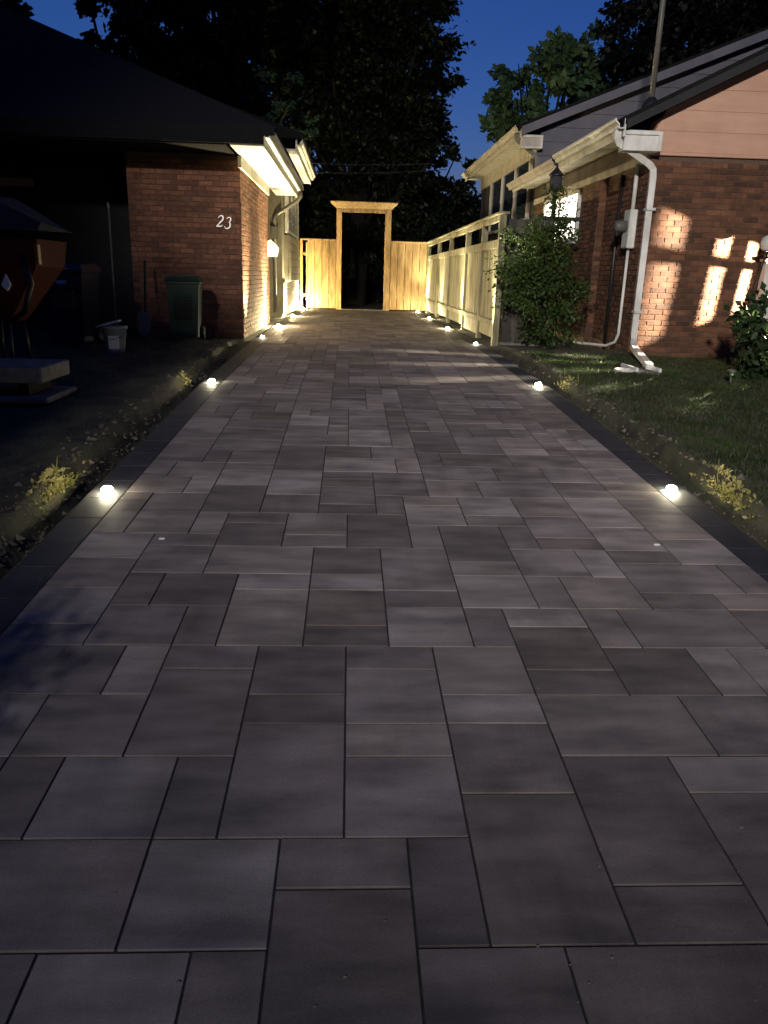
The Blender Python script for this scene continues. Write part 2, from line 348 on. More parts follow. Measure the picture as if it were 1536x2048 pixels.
sizes = [(2, 3), (3, 2), (2, 2), (2, 2), (2, 1), (1, 2), (2, 1)]
for q in range(ROW0, ROW1):
    for c in range(-8, 12):
        if (c, q) in occ: continue
        opts = sizes[:]; rnd.shuffle(opts)
        for a, b in opts:
            if c+a <= 12 and q+b <= ROW1 and take(c, c+a, q, q+b): break
        else: take(c, c+1, q, q+1)
pieces.sort(key=lambda t: (X0+N*(t[0]+t[1])/2)**2+(Y0+N*(t[2]+t[3])/2)**2)
JG = .0030
pm = {}
def paver_mesh(a, b):
    if (a, b) not in pm:
        m_ = MB(); m_.cbox(-a*N/2+JG, a*N/2-JG, -b*N/2+JG, b*N/2-JG, -.06, 0, .0015)
        import bmesh
        me = m_.mesh('paver', MT['paver']); bm = bmesh.new(); bm.from_mesh(me); bmesh.ops.recalc_face_normals(bm, faces=bm.faces); bm.to_mesh(me); bm.free()
        pm[a, b] = me
    return pm[a, b]
far = MB()
for i, (c0, c1, q0, q1) in enumerate(pieces):
    x = X0+N*(c0+c1)/2; y = Y0+N*(q0+q1)/2
    dz = rnd.uniform(-.0012, .0012)
    if y < .5: continue
    if i < 300:
        o = bpy.data.objects.new('paver', paver_mesh(c1-c0, q1-q0)); put(o, drive)
        o.location = (x, y, gz(y)+dz); o.rotation_euler = (math.atan(slope(y))+rnd.uniform(-.002, .002), rnd.uniform(-.002, .002), 0)
    else:
        a, b = c1-c0, q1-q0; k = len(far.v)
        far.cbox(x-a*N/2+JG, x+a*N/2-JG, y-b*N/2+JG, y+b*N/2-JG, -.06, 0, .0015, rnd=rnd.random()+.001)
        far.v[k:] = [(vx, vy, vz+gz(vy)+dz) for vx, vy, vz in far.v[k:]]
o = far.build('paver_field', MT['paver'], drive, kind='stuff')
bmesh_ = None
bme = MB().cbox(-BW/2+.002, BW/2-.004, -.165+.002, .165-.002, -.06, 0, .004)
bme = bme.mesh('border_stone', MT['border'])
import bmesh
bm = bmesh.new(); bm.from_mesh(bme); bmesh.ops.recalc_face_normals(bm, faces=bm.faces); bm.to_mesh(bme); bm.free()
LIGHTS_L = [4.46, 8.10, 12.98, 15.96, 19.92, 23.95]; LIGHTS_R = [4.65, 8.35, 12.74, 16.55, 20.46, 24.0]
for s, xb in ((-1, XL-BW/2), (1, XR+BW/2)):
    y = .9
    while y < 24.4:
        o = bpy.data.objects.new('border_stone', bme); put(o, drive)
        o.location = (xb, y, gz(y)-.002+rnd.uniform(-.001, .001)); o.rotation_euler = (math.atan(slope(y)), 0, 0); y += .33

# ------------------------------------------------------------------ leaves and trees
def leaf_object(name, P, T, size, material, parent=None, **kw):
    """P: points (n,3), T: outward directions; one folded diamond leaf each"""
    n = len(P); size = np.broadcast_to(size, (n,))[:, None]
    T = T+RNG.normal(0, .55, (n, 3)); T /= np.linalg.norm(T, axis=1)[:, None]+1e-9
    A = RNG.normal(0, 1, (n, 3)); A -= (A*T).sum(1)[:, None]*T; A /= np.linalg.norm(A, axis=1)[:, None]+1e-9
    B = np.cross(T, A)
    v0 = P; v1 = P+size*(.5*T+.32*A+.08*B); v2 = P+size*T-.1*size*B; v3 = P+size*(.5*T-.32*A+.08*B)
    Vv = np.stack([v0, v1, v2, v3], 1).reshape(-1, 3)
    me = bpy.data.meshes.new(name); me.vertices.add(4*n); me.vertices.foreach_set('co', Vv.astype(np.float32).ravel())
    idx = np.arange(n)*4; tri = np.stack([idx, idx+1, idx+2, idx, idx+2, idx+3], 1).ravel()
    me.loops.add(6*n); me.loops.foreach_set('vertex_index', tri.astype(np.int32))
    me.polygons.add(2*n); me.polygons.foreach_set('loop_start', np.arange(0, 6*n, 3, dtype=np.int32)); me.polygons.foreach_set('loop_total', np.full(2*n, 3, dtype=np.int32))
    me.materials.append(material); me.update(calc_edges=True)
    o = put(bpy.data.objects.new(name, me), parent); tag(o, **kw); return o
def crown_points(blobs, per, sub=9, spread=.34, flat=.75):
    Ps = []; Ts = []
    for (x, y, z, r) in blobs:
        c = np.array((x, y, z)); n_sub = max(3, int(sub*r*r))
        D = RNG.normal(0, 1, (n_sub, 3)); D /= np.linalg.norm(D, axis=1)[:, None]
        S = c+D*r*RNG.uniform(.45, 1.0, (n_sub, 1))*np.array((1, 1, flat))
        k = max(6, int(per))
        for s, d in zip(S, D):
            q = s+RNG.normal(0, spread*max(.5, min(r, 1.6))*.55, (k, 3))*np.array((1, 1, .6))+d*RNG.uniform(0, .5, (k, 1))*.6
            Ps.append(q); Ts.append(np.tile(d+np.array((0, 0, -.35)), (k, 1)))
    return np.concatenate(Ps), np.concatenate(Ts)
def tree(name, label, base, blobs, per, leaf, lm, trunk_r=.22, sub=9, cat='tree', spread=.34, flat=.75):
    t = thing(name, (base[0], base[1], gz(base[1])-.1), label, cat)
    P, T = crown_points(blobs, per, sub, spread, flat)
    leaf_object('crown', P, T, RNG.uniform(.7, 1.3, len(P))*leaf, lm, t)
    mb = MB(); mb.smooth = True
    b0 = Vector((base[0], base[1], gz(base[1])-.15)); zc = min(b[2] for b in blobs)
    top = Vector((np.mean([b[0] for b in blobs]), np.mean([b[1] for b in blobs]), np.mean([b[2] for b in blobs])))
    fork = b0.lerp(Vector((top.x, top.y, max(zc*.7, 1.0))), .75)
    mb.tube([b0, b0.lerp(fork, .5)+Vector((.08, 0, 0)), fork, fork.lerp(top, .6), top], [trunk_r*1.25, trunk_r, trunk_r*.85, trunk_r*.5, trunk_r*.2], 9)
    for bl in blobs:
        e = Vector(bl[:3]); s0 = fork.lerp(top, random.uniform(0, .5))
        mid = s0.lerp(e, .5)+Vector((random.uniform(-.2, .2), random.uniform(-.2, .2), -.12*(e-s0).length))
        mb.tube([s0, mid, e, e+(e-mid).normalized()*bl[3]*.5], [trunk_r*.4, trunk_r*.25, trunk_r*.13, .012], 6)
    mb.build('trunk', MT['bark'], t); return t

# ------------------------------------------------------------------ brick walls
def chamfer_brick(L, H, D, c=.004):
    """front face at -y, centred"""
    return MB().cbox(-L/2, L/2, -D/2, D/2, -H/2, H/2, c)
brick_lib = {}
def brick_mesh(L, mt):
    k = (round(L, 3), mt)
    if k not in brick_lib:
        me = chamfer_brick(L, .065, .03).mesh('brick', MT[mt]); bm = bmesh.new(); bm.from_mesh(me); bmesh.ops.recalc_face_normals(bm, faces=bm.faces); bm.to_mesh(me); bm.free()
        brick_lib[k] = me
    return brick_lib[k]
def layout(length, z0, z1, holes=()):
    out = []; z = z0+.0375; row = 0
    while z+.0325 < z1:
        a = 0.0 if row % 2 == 0 else -.1075
        while a < length-.02:
            s, e = max(a, 0)+.005, min(a+.215, length)-.005
            if e-s > .04 and not any(s < h[1] and e > h[0] and z > h[2] and z < h[3] for h in holes): out.append(((s+e)/2, z, round(e-s, 3)))
            a += .215
        z += .075; row += 1
    return out
def lay_bricks(wall, faces, mt, limit=300):
    """faces: list of (origin, direction 'x'/'y', sign of the outward normal, bricks)"""
    allb = []
    for org, d, sgn, bl in faces:
        for s, z, L in bl:
            x, y = (org[0]+s, org[1]) if d == 'x' else (org[0], org[1]+s)
            facing = 1.0 if d == 'x' else .25
            allb.append((-(facing/(x*x+y*y)), x, y, z+org[2], L, d, sgn))
    allb.sort(key=lambda b: b[0]); rest = MB(); rr = random.Random(11)
    for i, (_, x, y, z, L, d, sgn) in enumerate(allb):
        pr = .009+rr.uniform(-.002, .003)
        if i < limit:
            o = bpy.data.objects.new('brick', brick_mesh(L, mt)); put(o, wall)
            if d == 'x': o.location = (x, y+sgn*pr+(-sgn)*.015, z)
            else: o.location = (x+sgn*pr-sgn*.015, y, z); o.rotation_euler = (0, 0, R(90))
            o.rotation_euler.y += rr.uniform(-.004, .004)
        else:
            if d == 'x': yc = y+sgn*pr-sgn*.015; rest.cbox(x-L/2, x+L/2, yc-.015, yc+.015, z-.0325, z+.0325, .004, rnd=rr.random()+.001)
            else: xc = x+sgn*pr-sgn*.015; rest.cbox(xc-.015, xc+.015, y-L/2, y+L/2, z-.0325, z+.0325, .004, rnd=rr.random()+.001)
    if rest.v: rest.build('brickwork', MT[mt], wall, kind='stuff')

def gutter_profile(x, z, s=1, w_=.125, h=.115):
    """K-style gutter: back at x, opening outwards in direction s"""
    return [(x, z), (x, z-h), (x+s*w_*.55, z-h), (x+s*w_*.62, z-h*.62), (x+s*w_*.95, z-h*.35), (x+s*w_, z-h*.25), (x+s*w_, z), (x+s*w_*.9, z), (x+s*w_*.9, z-h*.2),
            (x+s*w_*.55, z-h*.55), (x+s*w_*.5, z-h*.92), (x+s*.006, z-h*.92), (x+s*.006, z)]

# ------------------------------------------------------------------ left house
LH = thing('brick_house', (-4, 15, 0), 'brown brick house with dark hip roof on the left, numbered 23', 'house')
WX, WY = -1.69, 12.70
core = MB().box(-3.38, WX, WY, 16.90, -.2, 2.70)
wall = core.build('brick_wall', MT['mortar'], LH)
front = layout(1.69, 0.0, 2.64); side = layout(4.20, 0.0, 2.70)
lay_bricks(wall, [((-3.38, WY, 0), 'x', -1, front), ((WX, WY, 0), 'y', 1, side)], 'brickL')
# recessed side entry and rear volume
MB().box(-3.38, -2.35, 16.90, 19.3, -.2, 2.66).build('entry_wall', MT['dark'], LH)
d = MB().cbox(-2.352, -2.30, 17.4, 18.35, .12, 2.15, .01).build('side_door', MT['cream'], LH)
MB().lathe([(.02, 0), (.03, .02), (.03, .05), (.012, .06)], -2.29, 18.22, 1.05, 12, 'x').build('handle', MT['brass'], d)
MB().cbox(-2.4, -1.9, 17.2, 18.6, -.1, .10, .015).build('door_step', MT['concrete'], LH)
rear = MB().box(-7.5, -1.62, 19.3, 24.3, -.2, 3.72).build('rear_wall', MT['olive'], LH)
# rear siding boards on the drive side
rr = random.Random(5)
for k in range(5):
    MB().cbox(-1.625, -1.595, 19.32, 24.28, .06+k*.15, .205+k*.15, .006).build('siding_board', MT['olive'], rear)
bay = MB().cbox(-1.63, -1.50, 20.0, 23.7, .82, 1.92, .012).build('bay_panel', MT['olive'], LH)
for k in range(6): MB().cbox(-1.51, -1.482, 19.98, 23.72, .84+k*.18, 1.0+k*.18, .006).build('siding_board', MT['olive'], bay)
wn = MB()
for y in (20.0, 21.2, 22.4, 23.6): wn.cbox(-1.6, -1.50, y, y+.08, 1.96, 3.12, .006)
for z in (1.96, 3.06): wn.cbox(-1.59, -1.505, 20.08, 23.6, z, z+.07, .006)
wn = wn.build('window', MT['white'], LH)
for a in (20.08, 21.28, 22.48):
    MB().box(-1.57, -1.56, a, a+1.12, 2.03, 3.06).build('pane', MT['glass'], wn)
    for k in range(1, 4): MB().cbox(-1.556, -1.535, a+.01, a+1.11, 2.0+k*.26, 2.03+k*.26, .004).build('muntin', MT['white'], wn)
MB().cbox(-1.64, -1.53, 24.2, 24.34, -.1, 3.7, .01).build('corner_board', MT['olive'], LH)
# recessed front part on the far left
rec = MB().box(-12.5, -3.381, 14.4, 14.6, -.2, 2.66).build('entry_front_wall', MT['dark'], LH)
wn = MB()
for a, b, c, e in ((-6.6, -5.32, 2.26, 2.31), (-6.6, -5.32, 2.74, 2.79), (-6.6, -6.54, 2.31, 2.74), (-5.38, -5.32, 2.31, 2.74)): wn.cbox(a, b, 14.34, 14.42, c, e, .005)
wn = wn.build('window', MT['dark'], LH); MB().box(-6.54, -5.38, 14.37, 14.39, 2.31, 2.74).build('pane', MT['glass'], wn)
# roof: front hip
ex, ey, ez = -1.06, 11.72, 2.95; ap = 6.0; pitch = .50
A = (ex, ey, ez); Bp = (ex, 18.9, ez); Ap = (ex-ap, ey+ap, ez+ap*pitch)
A2 = (-14., ey, ez); Ap2 = (-9., ey+ap, ez+ap*pitch); B2 = (-14., 18.9, ez)
rf = MB(); rf.add([A, Bp, Ap, A2, Ap2, (ex-ap+1.2, 18.9, ez+(ap-1.2)*pitch), B2], [(0, 2, 4, 3), (0, 1, 5, 2), (3, 4, 6)])
rf.add([(a, b, c-.12) for a, b, c in (A, Bp, A2, B2)], [(0, 1, 3, 2)])
rf.add([A, A2, (A[0], A[1], A[2]-.12), (A2[0], A2[1], A2[2]-.12)], [(0, 1, 3, 2)])
roofL = rf.build('roof', MT['roof'], LH)
MB().box(-14, -1.22, 11.70, 11.74, 2.72, 2.84).build('front_fascia', MT['roof'], LH)
MB().box(-14, -1.75, 11.74, 14.4, 2.70, 2.718).build('front_soffit', MT['roof'], LH)
# rear roof, one step higher
rf = MB(); rf.prism([(-1.04, 3.80), (-1.04, 3.90), (-6.5, 5.6), (-12, 3.9), (-12, 3.8)], 'y', 18.2, 25.0); rf.build('rear_roof', MT['roof'], LH)
def eave(house, x_wall, x_out, y0, y1, z, mg, step=.125, s=1, gname='gutter'):
    so_ = MB().box(min(x_wall, x_out), max(x_wall, x_out), y0, y1, z+.012, z+.03).build('soffit', MT['white'], house)
    y = y0+.01
    while y+step-.012 < y1:
        MB().cbox(min(x_wall, x_out)+.004, max(x_wall, x_out)-.004, y, y+step-.014, z-.004, z+.014, .004).build('soffit_slat', MT['white'], so_); y += step
    MB().cbox(x_out-.012, x_out+.012, y0, y1, z-.02, z+.20, .004).build('fascia', mg, house)
    return MB().prism(gutter_profile(x_out+s*.014, z+.22, s), 'y', y0-.02, y1+.02).build(gname, mg, house)
eave(LH, WX, -1.22, 11.75, 18.85, 2.70, MT['white'])
eave(LH, -1.62, -1.20, 18.25, 24.7, 3.56, MT['white'])
MB().cbox(WX-.02, WX+.035, 12.66, 16.9, 2.52, 2.69, .006).build('frieze', MT['white'], LH)
ds = soft(MB()); ds.tube([(-1.14, 18.78, 2.80), (-1.14, 18.80, 2.70), (-1.20, 18.85, 2.62), (-1.72, 19.16, 2.32), (-1.78, 19.22, 2.22), (-1.78, 19.22, .12)], .045, 10)
dsp = ds.build('downspout', MT['grey'], LH)
MB().cbox(-1.86, -1.70, 19.12, 19.31, 1.78, 2.06, .01).build('leader_box', MT['grey'], dsp)
hood = MB(); hood.prism([(-1.70, 1.62), (-1.62, 1.66), (-1.50, 1.56), (-1.46, 1.50), (-1.50, 1.34), (-1.70, 1.34)], 'y', 16.58, 16.80)
hood.build('vent_hood', MT['white'], LH)
# number 23 as raised metal numerals
def stroke(mb, pts, wid, y0, y1, ox, oz, sc_, shear=.22):
    P = [Vector((p[0]+shear*p[1], p[1])) for p in pts]; Lf = []; Rt = []
    for i, p in enumerate(P):
        t = (P[min(i+1, len(P)-1)]-P[max(i-1, 0)]).normalized(); nrm = Vector((-t.y, t.x)); Lf.append(p+nrm*wid[i]/2); Rt.append(p-nrm*wid[i]/2)
    n = len(P); vs = []
    for yv in (y0, y1):
        for q in Lf+Rt: vs.append((ox+q.x*sc_, yv, oz+q.y*sc_))
    fs = []
    for i in range(n-1):
        fs += [(i, i+1, n+i+1, n+i), (2*n+i, 3*n+i, 3*n+i+1, 2*n+i+1), (i, 2*n+i, 2*n+i+1, i+1), (n+i, n+i+1, 3*n+i+1, 3*n+i)]
    fs += [(0, n, 3*n, 2*n), (n-1, 2*n+n-1, 3*n+n-1, 2*n-1)]
    mb.add(vs, fs)
def arc(cx_, cz_, rx, rz, a0, a1, n=10): return [(cx_+rx*math.cos(R(a0+(a1-a0)*i/n)), cz_+rz*math.sin(R(a0+(a1-a0)*i/n))) for i in range(n+1)]
two = MB(); p2 = arc(.27, .74, .22, .25, 170, -35, 12)+[(.30, .40), (.14, .20), (.02, .06)]
stroke(two, p2, [.05, .06, .06, .07, .08, .09, .11, .12, .12, .12, .12, .12, .12, .11, .09, .08], WY-.035, WY-.012, -2.06, 1.675, .165)
stroke(two, [(0, .05), (.2, .07), (.42, .05), (.5, .12), (.53, .2)], [.10, .11, .10, .06, .03], WY-.036, WY-.013, -2.06, 1.675, .165)
two.build('numeral_two', MT['brass'], LH)
thr = MB(); p3 = arc(.24, .77, .19, .22, 165, -75, 12)+arc(.22, .28, .25, .29, 78, -160, 14)
stroke(thr, p3, [.04, .05, .06, .06, .07, .08, .09, .1, .1, .09, .08, .06, .05]+[.05, .06, .08, .1, .11, .12, .12, .12, .11, .1, .09, .07, .06, .06, .07], WY-.035, WY-.012, -1.935, 1.655, .165)
thr.build('numeral_three', MT['brass'], LH)

# ------------------------------------------------------------------ right house (split level)
RH = thing('split_level_house', (4.05, 11.2, 0), 'red brick split-level house with pink gable siding on the right', 'house')
FX, FY = 4.05, 11.20
wall = MB().box(FX, 9.5, FY, 18.0, -.2, 2.70).build('brick_wall', MT['mortar'], RH)
lay_bricks(wall, [((FX, FY, 0), 'x', -1, layout(2.6, 0.0, 2.68)), ((FX, FY, 0), 'y', -1, layout(6.8, 0.0, 2.58, [(3.2, 5.75, 1.68, 2.75)]))], 'brickR')
pil = MB().box(3.93, 4.04, 12.95, 13.2, -.1, 2.56).build('pilaster', MT['mortar'], RH)
lay_bricks(pil, [((3.93, 12.95, 0), 'x', -1, layout(.11, 0, 2.55)), ((3.93, 12.95, 0), 'y', -1, layout(.25, 0, 2.55))], 'brickR', 80)
# front gable planks
sl = .494
def rake(x): return 3.06+sl*(x-3.55)-.12
z = 2.735; k = 0
gable = MB().prism([(FX, 2.70), (8.2, 2.70), (8.2, rake(8.2)-.1), (FX+.05, rake(FX)-.05)], 'y', FY+.02, FY+.3).build('gable_wall', MT['pink'], RH)
while z < 5.0:
    z1 = z+.255; xl = FX-.01; xa = max(xl, (z+.12-3.06)/sl+3.55); xb = max(xl, (z1+.12-3.06)/sl+3.55)
    if xa > 8: break
    pts = [(xa+.02, z), (8.2, z), (8.2, z1), (xb+.02, z1)]
    mb = MB(); vs = [(px, FY-.021 if pz == z else FY-.014, pz) for px, pz in pts]+[(px, FY+.02, pz) for px, pz in pts]
    mb.add(vs, [(0, 1, 2, 3), (7, 6, 5, 4), (0, 4, 5, 1), (1, 5, 6, 2), (2, 6, 7, 3), (3, 7, 4, 0)]); mb.build('siding_plank', MT['pink'], gable); z = z1+.002
MB().cbox(FX-.02, 8.2, FY-.05, FY+.02, 2.685, 2.73, .006).build('trim_board', MT['pink'], RH)
# roofs
def slab(name, house, x0, z0, x1, s_, y0, y1, t, mt):
    return MB().prism([(x0, z0), (x1, z0+s_*(x1-x0)), (x1, z0+s_*(x1-x0)-t), (x0, z0-t)], 'y', y0, y1).build(name, mt, house)
r1 = slab('roof', RH, 3.52, 3.09, 9.6, sl, 10.92, 17.95, .10, MT['roof'])
MB().prism([(3.58, 3.06), (9.6, 3.06+sl*6.02), (9.6, 2.95+sl*6.02), (3.58, 2.95)], 'y', 10.90, 10.93).build('rake_board', MT['dark'], RH)
MB().box(3.58, FX+.0, 10.98, 18.0, 2.935, 2.95).build('soffit', MT['white'], RH)
MB().cbox(3.55, 3.578, 10.94, 18.15, 2.86, 3.06, .004).build('fascia', MT['white'], RH)
MB().prism(gutter_profile(3.548, 3.07, -1, .13, .12), 'y', 10.90, 14.18).build('gutter', MT['white'], RH)
MB().prism(gutter_profile(3.548, 3.03, -1, .13, .12), 'y', 14.26, 18.2).build('gutter', MT['cream'], RH)
ret = MB().cbox(3.58, 4.075, 10.96, 11.19, 2.70, 2.933, .006).build('eave_return', MT['white'], RH)
for a, b, c, e in ((3.585, 4.08, 2.89, 2.935), (4.03, 4.08, 2.70, 2.89)): MB().cbox(a, b, 10.935, 10.962, c, e, .004).build('return_trim', MT['white'], ret)
MB().cbox(4.005, 4.049, 11.22, 17.98, 2.60, 2.934, .006).build('frieze', MT['cream'], RH)
# downspout on the corner
ds = MB(); ds.tube([(3.50, 11.02, 2.955), (3.50, 11.03, 2.86), (3.54, 11.05, 2.80), (4.00, 11.10, 2.56), (4.06, 11.11, 2.50), (4.075, 11.12, 2.40), (4.075, 11.12, .34), (4.06, 11.06, .24), (4.0, 10.86, .16), (3.70, 9.42, .05)], .04, rect=(.042, .034))
dsp = ds.build('downspout', MT['white'], RH)
for z in (1.98, .62): MB().cbox(4.025, 4.15, 11.06, 11.19, z, z+.035, .004).build('strap', MT['white'], dsp)
# electric meter and conduits on the side wall
mt_ = MB().cbox(3.93, 4.04, 11.42, 11.68, 1.50, 2.02, .012).build('meter_box', MT['white'], RH)
soft(MB()).lathe([(.085, 0), (.085, .10), (.08, .13), (.05, .135)], 3.935, 11.55, 1.80, 20, 'x').build('collar', MT['white'], mt_)
gm = soft(MB()); gm.lathe([(.075, .0), (.078, -.14), (.066, -.17), (.02, -.175)], 3.94, 11.55, 1.80, 20, 'x'); gm.build('meter_glass', MT['grey'], mt_)
cdt = soft(MB()); cdt.tube([(4.0, 11.55, 1.52), (4.0, 11.55, .30), (3.98, 11.60, .18), (3.90, 11.75, .11), (3.60, 12.3, .10), (3.45, 12.5, .12)], .022, 10); cdt.build('conduit', MT['white'], RH)
cdt = soft(MB()); cdt.tube([(4.0, 11.55, 2.0), (4.0, 11.55, 2.62)], .03, 10); cdt.build('conduit', MT['white'], RH)
soft(MB()).tube([(4.02, 12.2, .0), (4.02, 12.2, 2.55)], .028, 10).build('dark_pipe', MT['black'], RH)
# lit window on the side
wn = MB()
for y in (14.45, 15.72, 16.95): wn.cbox(4.0, 4.06, y-.05, y+.05, 1.72, 2.58, .006)
for z in (1.68, 2.52): wn.cbox(3.995, 4.06, 14.50, 16.9, z, z+.08, .006)
wn = wn.build('window', MT['white'], RH)
for a, b in ((14.50, 15.67), (15.77, 16.90)):
    MB().box(4.03, 4.045, a, b, 1.76, 2.52).build('pane', MT['pane'], wn)
    for k in range(6): MB().cbox(4.012, 4.028, a+.02, b-.02, 1.80+k*.125, 1.812+k*.125, .002).build('blind_slat', MT['cream'], wn)
# vent mast on the roof
bz = 3.09+sl*(4.6-3.52)
ms = soft(MB()); ms.tube([(4.6, 13, bz-.05), (4.6, 13, bz+2.6)], .042, 12); ms = ms.build('service_mast', MT['grey'], RH)
soft(MB()).lathe([(.16, -.06), (.12, .06), (.055, .14)], 4.6, 13, bz, 14).build('boot', MT['black'], ms)
# rear, higher volume
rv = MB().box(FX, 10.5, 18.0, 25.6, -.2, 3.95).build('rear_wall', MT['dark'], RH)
sl2 = .40; z = 2.75
MB().prism([(FX+.03, 2.7), (10.4, 2.7), (10.4, 6.3), (FX+.03, 3.95)], 'y', 18.0, 18.1)
while z < 7:
    z1 = z+.28; xa = max(3.98, (z-4.0)/sl2+3.7); xb = max(3.98, (z1-4.0)/sl2+3.7)
    if xa > 10.3: break
    pts = [(xa, z), (10.4, z), (10.4, z1), (xb, z1)]; mb = MB()
    vs = [(px, 17.94 if pz == z else 17.965, pz) for px, pz in pts]+[(px, 18.02, pz) for px, pz in pts]
    mb.add(vs, [(0, 1, 2, 3), (7, 6, 5, 4), (0, 4, 5, 1), (1, 5, 6, 2), (2, 6, 7, 3), (3, 7, 4, 0)]); mb.build('siding_plank', MT['lav'], rv); z = z1+.002
slab('rear_roof', RH, 3.5, 4.14, 10.6, sl2, 17.65, 26.0, .10, MT['roof'])
MB().prism([(3.56, 4.10), (10.5, 4.10+sl2*6.94), (10.5, 3.93+sl2*6.94), (3.56, 3.93)], 'y', 17.62, 17.66).build('rake_board', MT['lav'], RH)
MB().box(3.58, FX, 17.9, 25.9, 3.96, 3.975).build('soffit', MT['white'], RH)
MB().cbox(3.55, 3.578, 17.7, 25.9, 3.9, 4.1, .004).build('fascia', MT['cream'], RH)
MB().prism(gutter_profile(3.548, 4.12, -1, .13, .12), 'y', 17.66, 25.9).build('gutter', MT['cream'], RH)
ret = MB().cbox(3.58, 4.03, 17.72, 17.93, 3.70, 3.955, .006).build('eave_return', MT['cream'], RH)
for a, b, c, e in ((3.585, 4.04, 3.91, 3.957), (3.99, 4.04, 3.70, 3.91), (3.585, 3.99, 3.70, 3.735)): MB().cbox(a, b, 17.695, 17.722, c, e, .004).build('return_trim', MT['white'], ret)
ds = MB(); ds.tube([(3.49, 17.85, 4.0), (3.50, 17.86, 3.9), (3.56, 17.87, 3.84), (3.92, 17.88, 3.6), (3.98, 17.88, 3.5), (3.98, 17.88, 2.95)], .04, rect=(.04, .03)); ds.build('downspout', MT['grey'], RH)
wn = MB()
for y in (18.6, 20.2, 21.9, 23.6): wn.cbox(3.98, 4.06, y-.06, y+.06, 2.3, 3.78, .006)
for z in (2.24, 3.72): wn.cbox(3.975, 4.06, 18.66, 23.54, z, z+.08, .006)
wn = wn.build('window', MT['cream'], RH)
for a, b in ((18.66, 20.14), (20.26, 21.84), (21.96, 23.54)): MB().box(4.02, 4.035, a, b, 2.32, 3.72).build('pane', MT['glass'], wn)
MB().cbox(3.99, 4.049, 18.05, 25.5, 3.62, 3.955, .006).build('frieze', MT['cream'], RH)
ub = MB().cbox(3.86, 4.048, 18.3, 18.9, 1.75, 2.35, .012).build('utility_box', MT['cream'], RH); MB().cbox(3.85, 3.862, 18.45, 18.7, 1.95, 2.15, .003).build('dial', MT['black'], ub)

# ------------------------------------------------------------------ fences and gate
FS = thing('board_fence', (2.4, 18.5, 0), 'pale weathered board fence with open top band along the right of the driveway', 'fence')
fx = 2.37; rr = random.Random(4)
posts = [12.68, 14.3, 16.25, 18.9, 21.4, 24.2]
for y in posts: MB().cbox(fx-.055, fx+.045, y-.05, y+.05, -.1, 2.0, .006).build('post', MT['oldwood'], FS)
for a, b in zip(posts[:-1], posts[1:]):
    y0, y1 = a+.05, b-.05
    for z0, z1, dx in ((1.50, 1.63, .045), (1.90, 1.985, .045), (.30, .385, .045)): MB().cbox(fx-dx, fx+.02, y0, y1, z0, z1, .005).build('rail', MT['oldwood'], FS)
    n = max(3, round((y1-y0)/.145)); wd = (y1-y0)/n
    for i in range(n):
        e = rr.uniform(-.004, .004); MB().cbox(fx-.012+e, fx+.008+e, y0+i*wd+.003, y0+(i+1)*wd-.003, .386, 1.499, .004).build('board', MT['oldwood'], FS)
    if rr.random() < .9:
        h = rr.choice((.06, .1, .05)); MB().cbox(fx-.02, fx+.005, y0+.02, y1-.02, h, .298, .005).build('kick_board', MT['oldwood'], FS)
MB().cbox(fx-.085, fx+.085, 12.60, 24.3, 1.99, 2.03, .008).build('cap_rail', MT['oldwood'], FS)

SG = thing('side_gate', (3.2, 12.7, 0), 'dark unlit board gate between the pale fence and the rose bush', 'gate')
x = 2.47
while x < 3.05:
    MB().cbox(x, x+.132, 12.66, 12.685, .05, 1.93+rr.uniform(-.005, .005), .004).build('board', MT['darkwood'], SG); x += .137
for z in (.3, 1.0, 1.7): MB().cbox(2.46, 3.15, 12.686, 12.73, z, z+.09, .005).build('rail', MT['darkwood'], SG)
MB().cbox(2.44, 3.2, 12.655, 12.74, 0, .05, .006).build('sill', MT['concrete'], SG)

GY = 24.5
def panel(nm, x0, x1, label, slot=None):
    f = thing(nm, ((x0+x1)/2, GY, 0), label, 'fence')
    xa = x0 if slot is None else slot
    n = max(2, round((xa and (x1-xa))/.24)); wd = (x1-xa)/n
    for i in range(n):
        e = rr.uniform(-.005, .005); MB().cbox(xa+i*wd+.006, xa+(i+1)*wd-.006, GY-.02+e*2, GY+.005+e*2, .03, 1.98, .005).build('board', MT['cedar'], f)
    MB().cbox(x0, x1, GY-.06, GY+.06, 1.985, 2.03, .006).build('cap_rail', MT['cedar'], f)
    for z in (.35, 1.55): MB().cbox(x0+.02, x1-.02, GY+.02, GY+.07, z, z+.09, .005).build('rail', MT['cedar'], f)
    if slot is not None:
        MB().cbox(x0, x0+.08, GY-.05, GY+.05, -.05, 1.984, .006).build('post', MT['cedar'], f)
        MB().cbox(slot-.05, slot-.003, GY-.04, GY+.04, .0, 1.93, .005).build('post', MT['cedar'], f)
    return f
panel('fence_panel', -1.51, -.425, 'new cedar fence panel with narrow open slot, left of the garden arch', slot=-1.28)
panel('fence_panel', 1.215, 2.33, 'new cedar fence panel brightly uplit, right of the garden arch')
AR = thing('garden_arch', (.4, GY, 0), 'tall new cedar gateway arch with flared cap at the end of the driveway', 'arch')
MB().cbox(-.42, -.26, GY-.09, GY+.07, -.05, 2.90, .008).build('post', MT['cedar'], AR)
MB().cbox(1.03, 1.21, GY-.09, GY+.07, -.05, 2.90, .008).build('post', MT['cedar'], AR)
cp = MB(); b = [(-.43, GY-.10), (1.22, GY-.10), (1.22, GY+.10), (-.43, GY+.10)]; t_ = [(-.60, GY-.27), (1.39, GY-.27), (1.39, GY+.27), (-.60, GY+.27)]
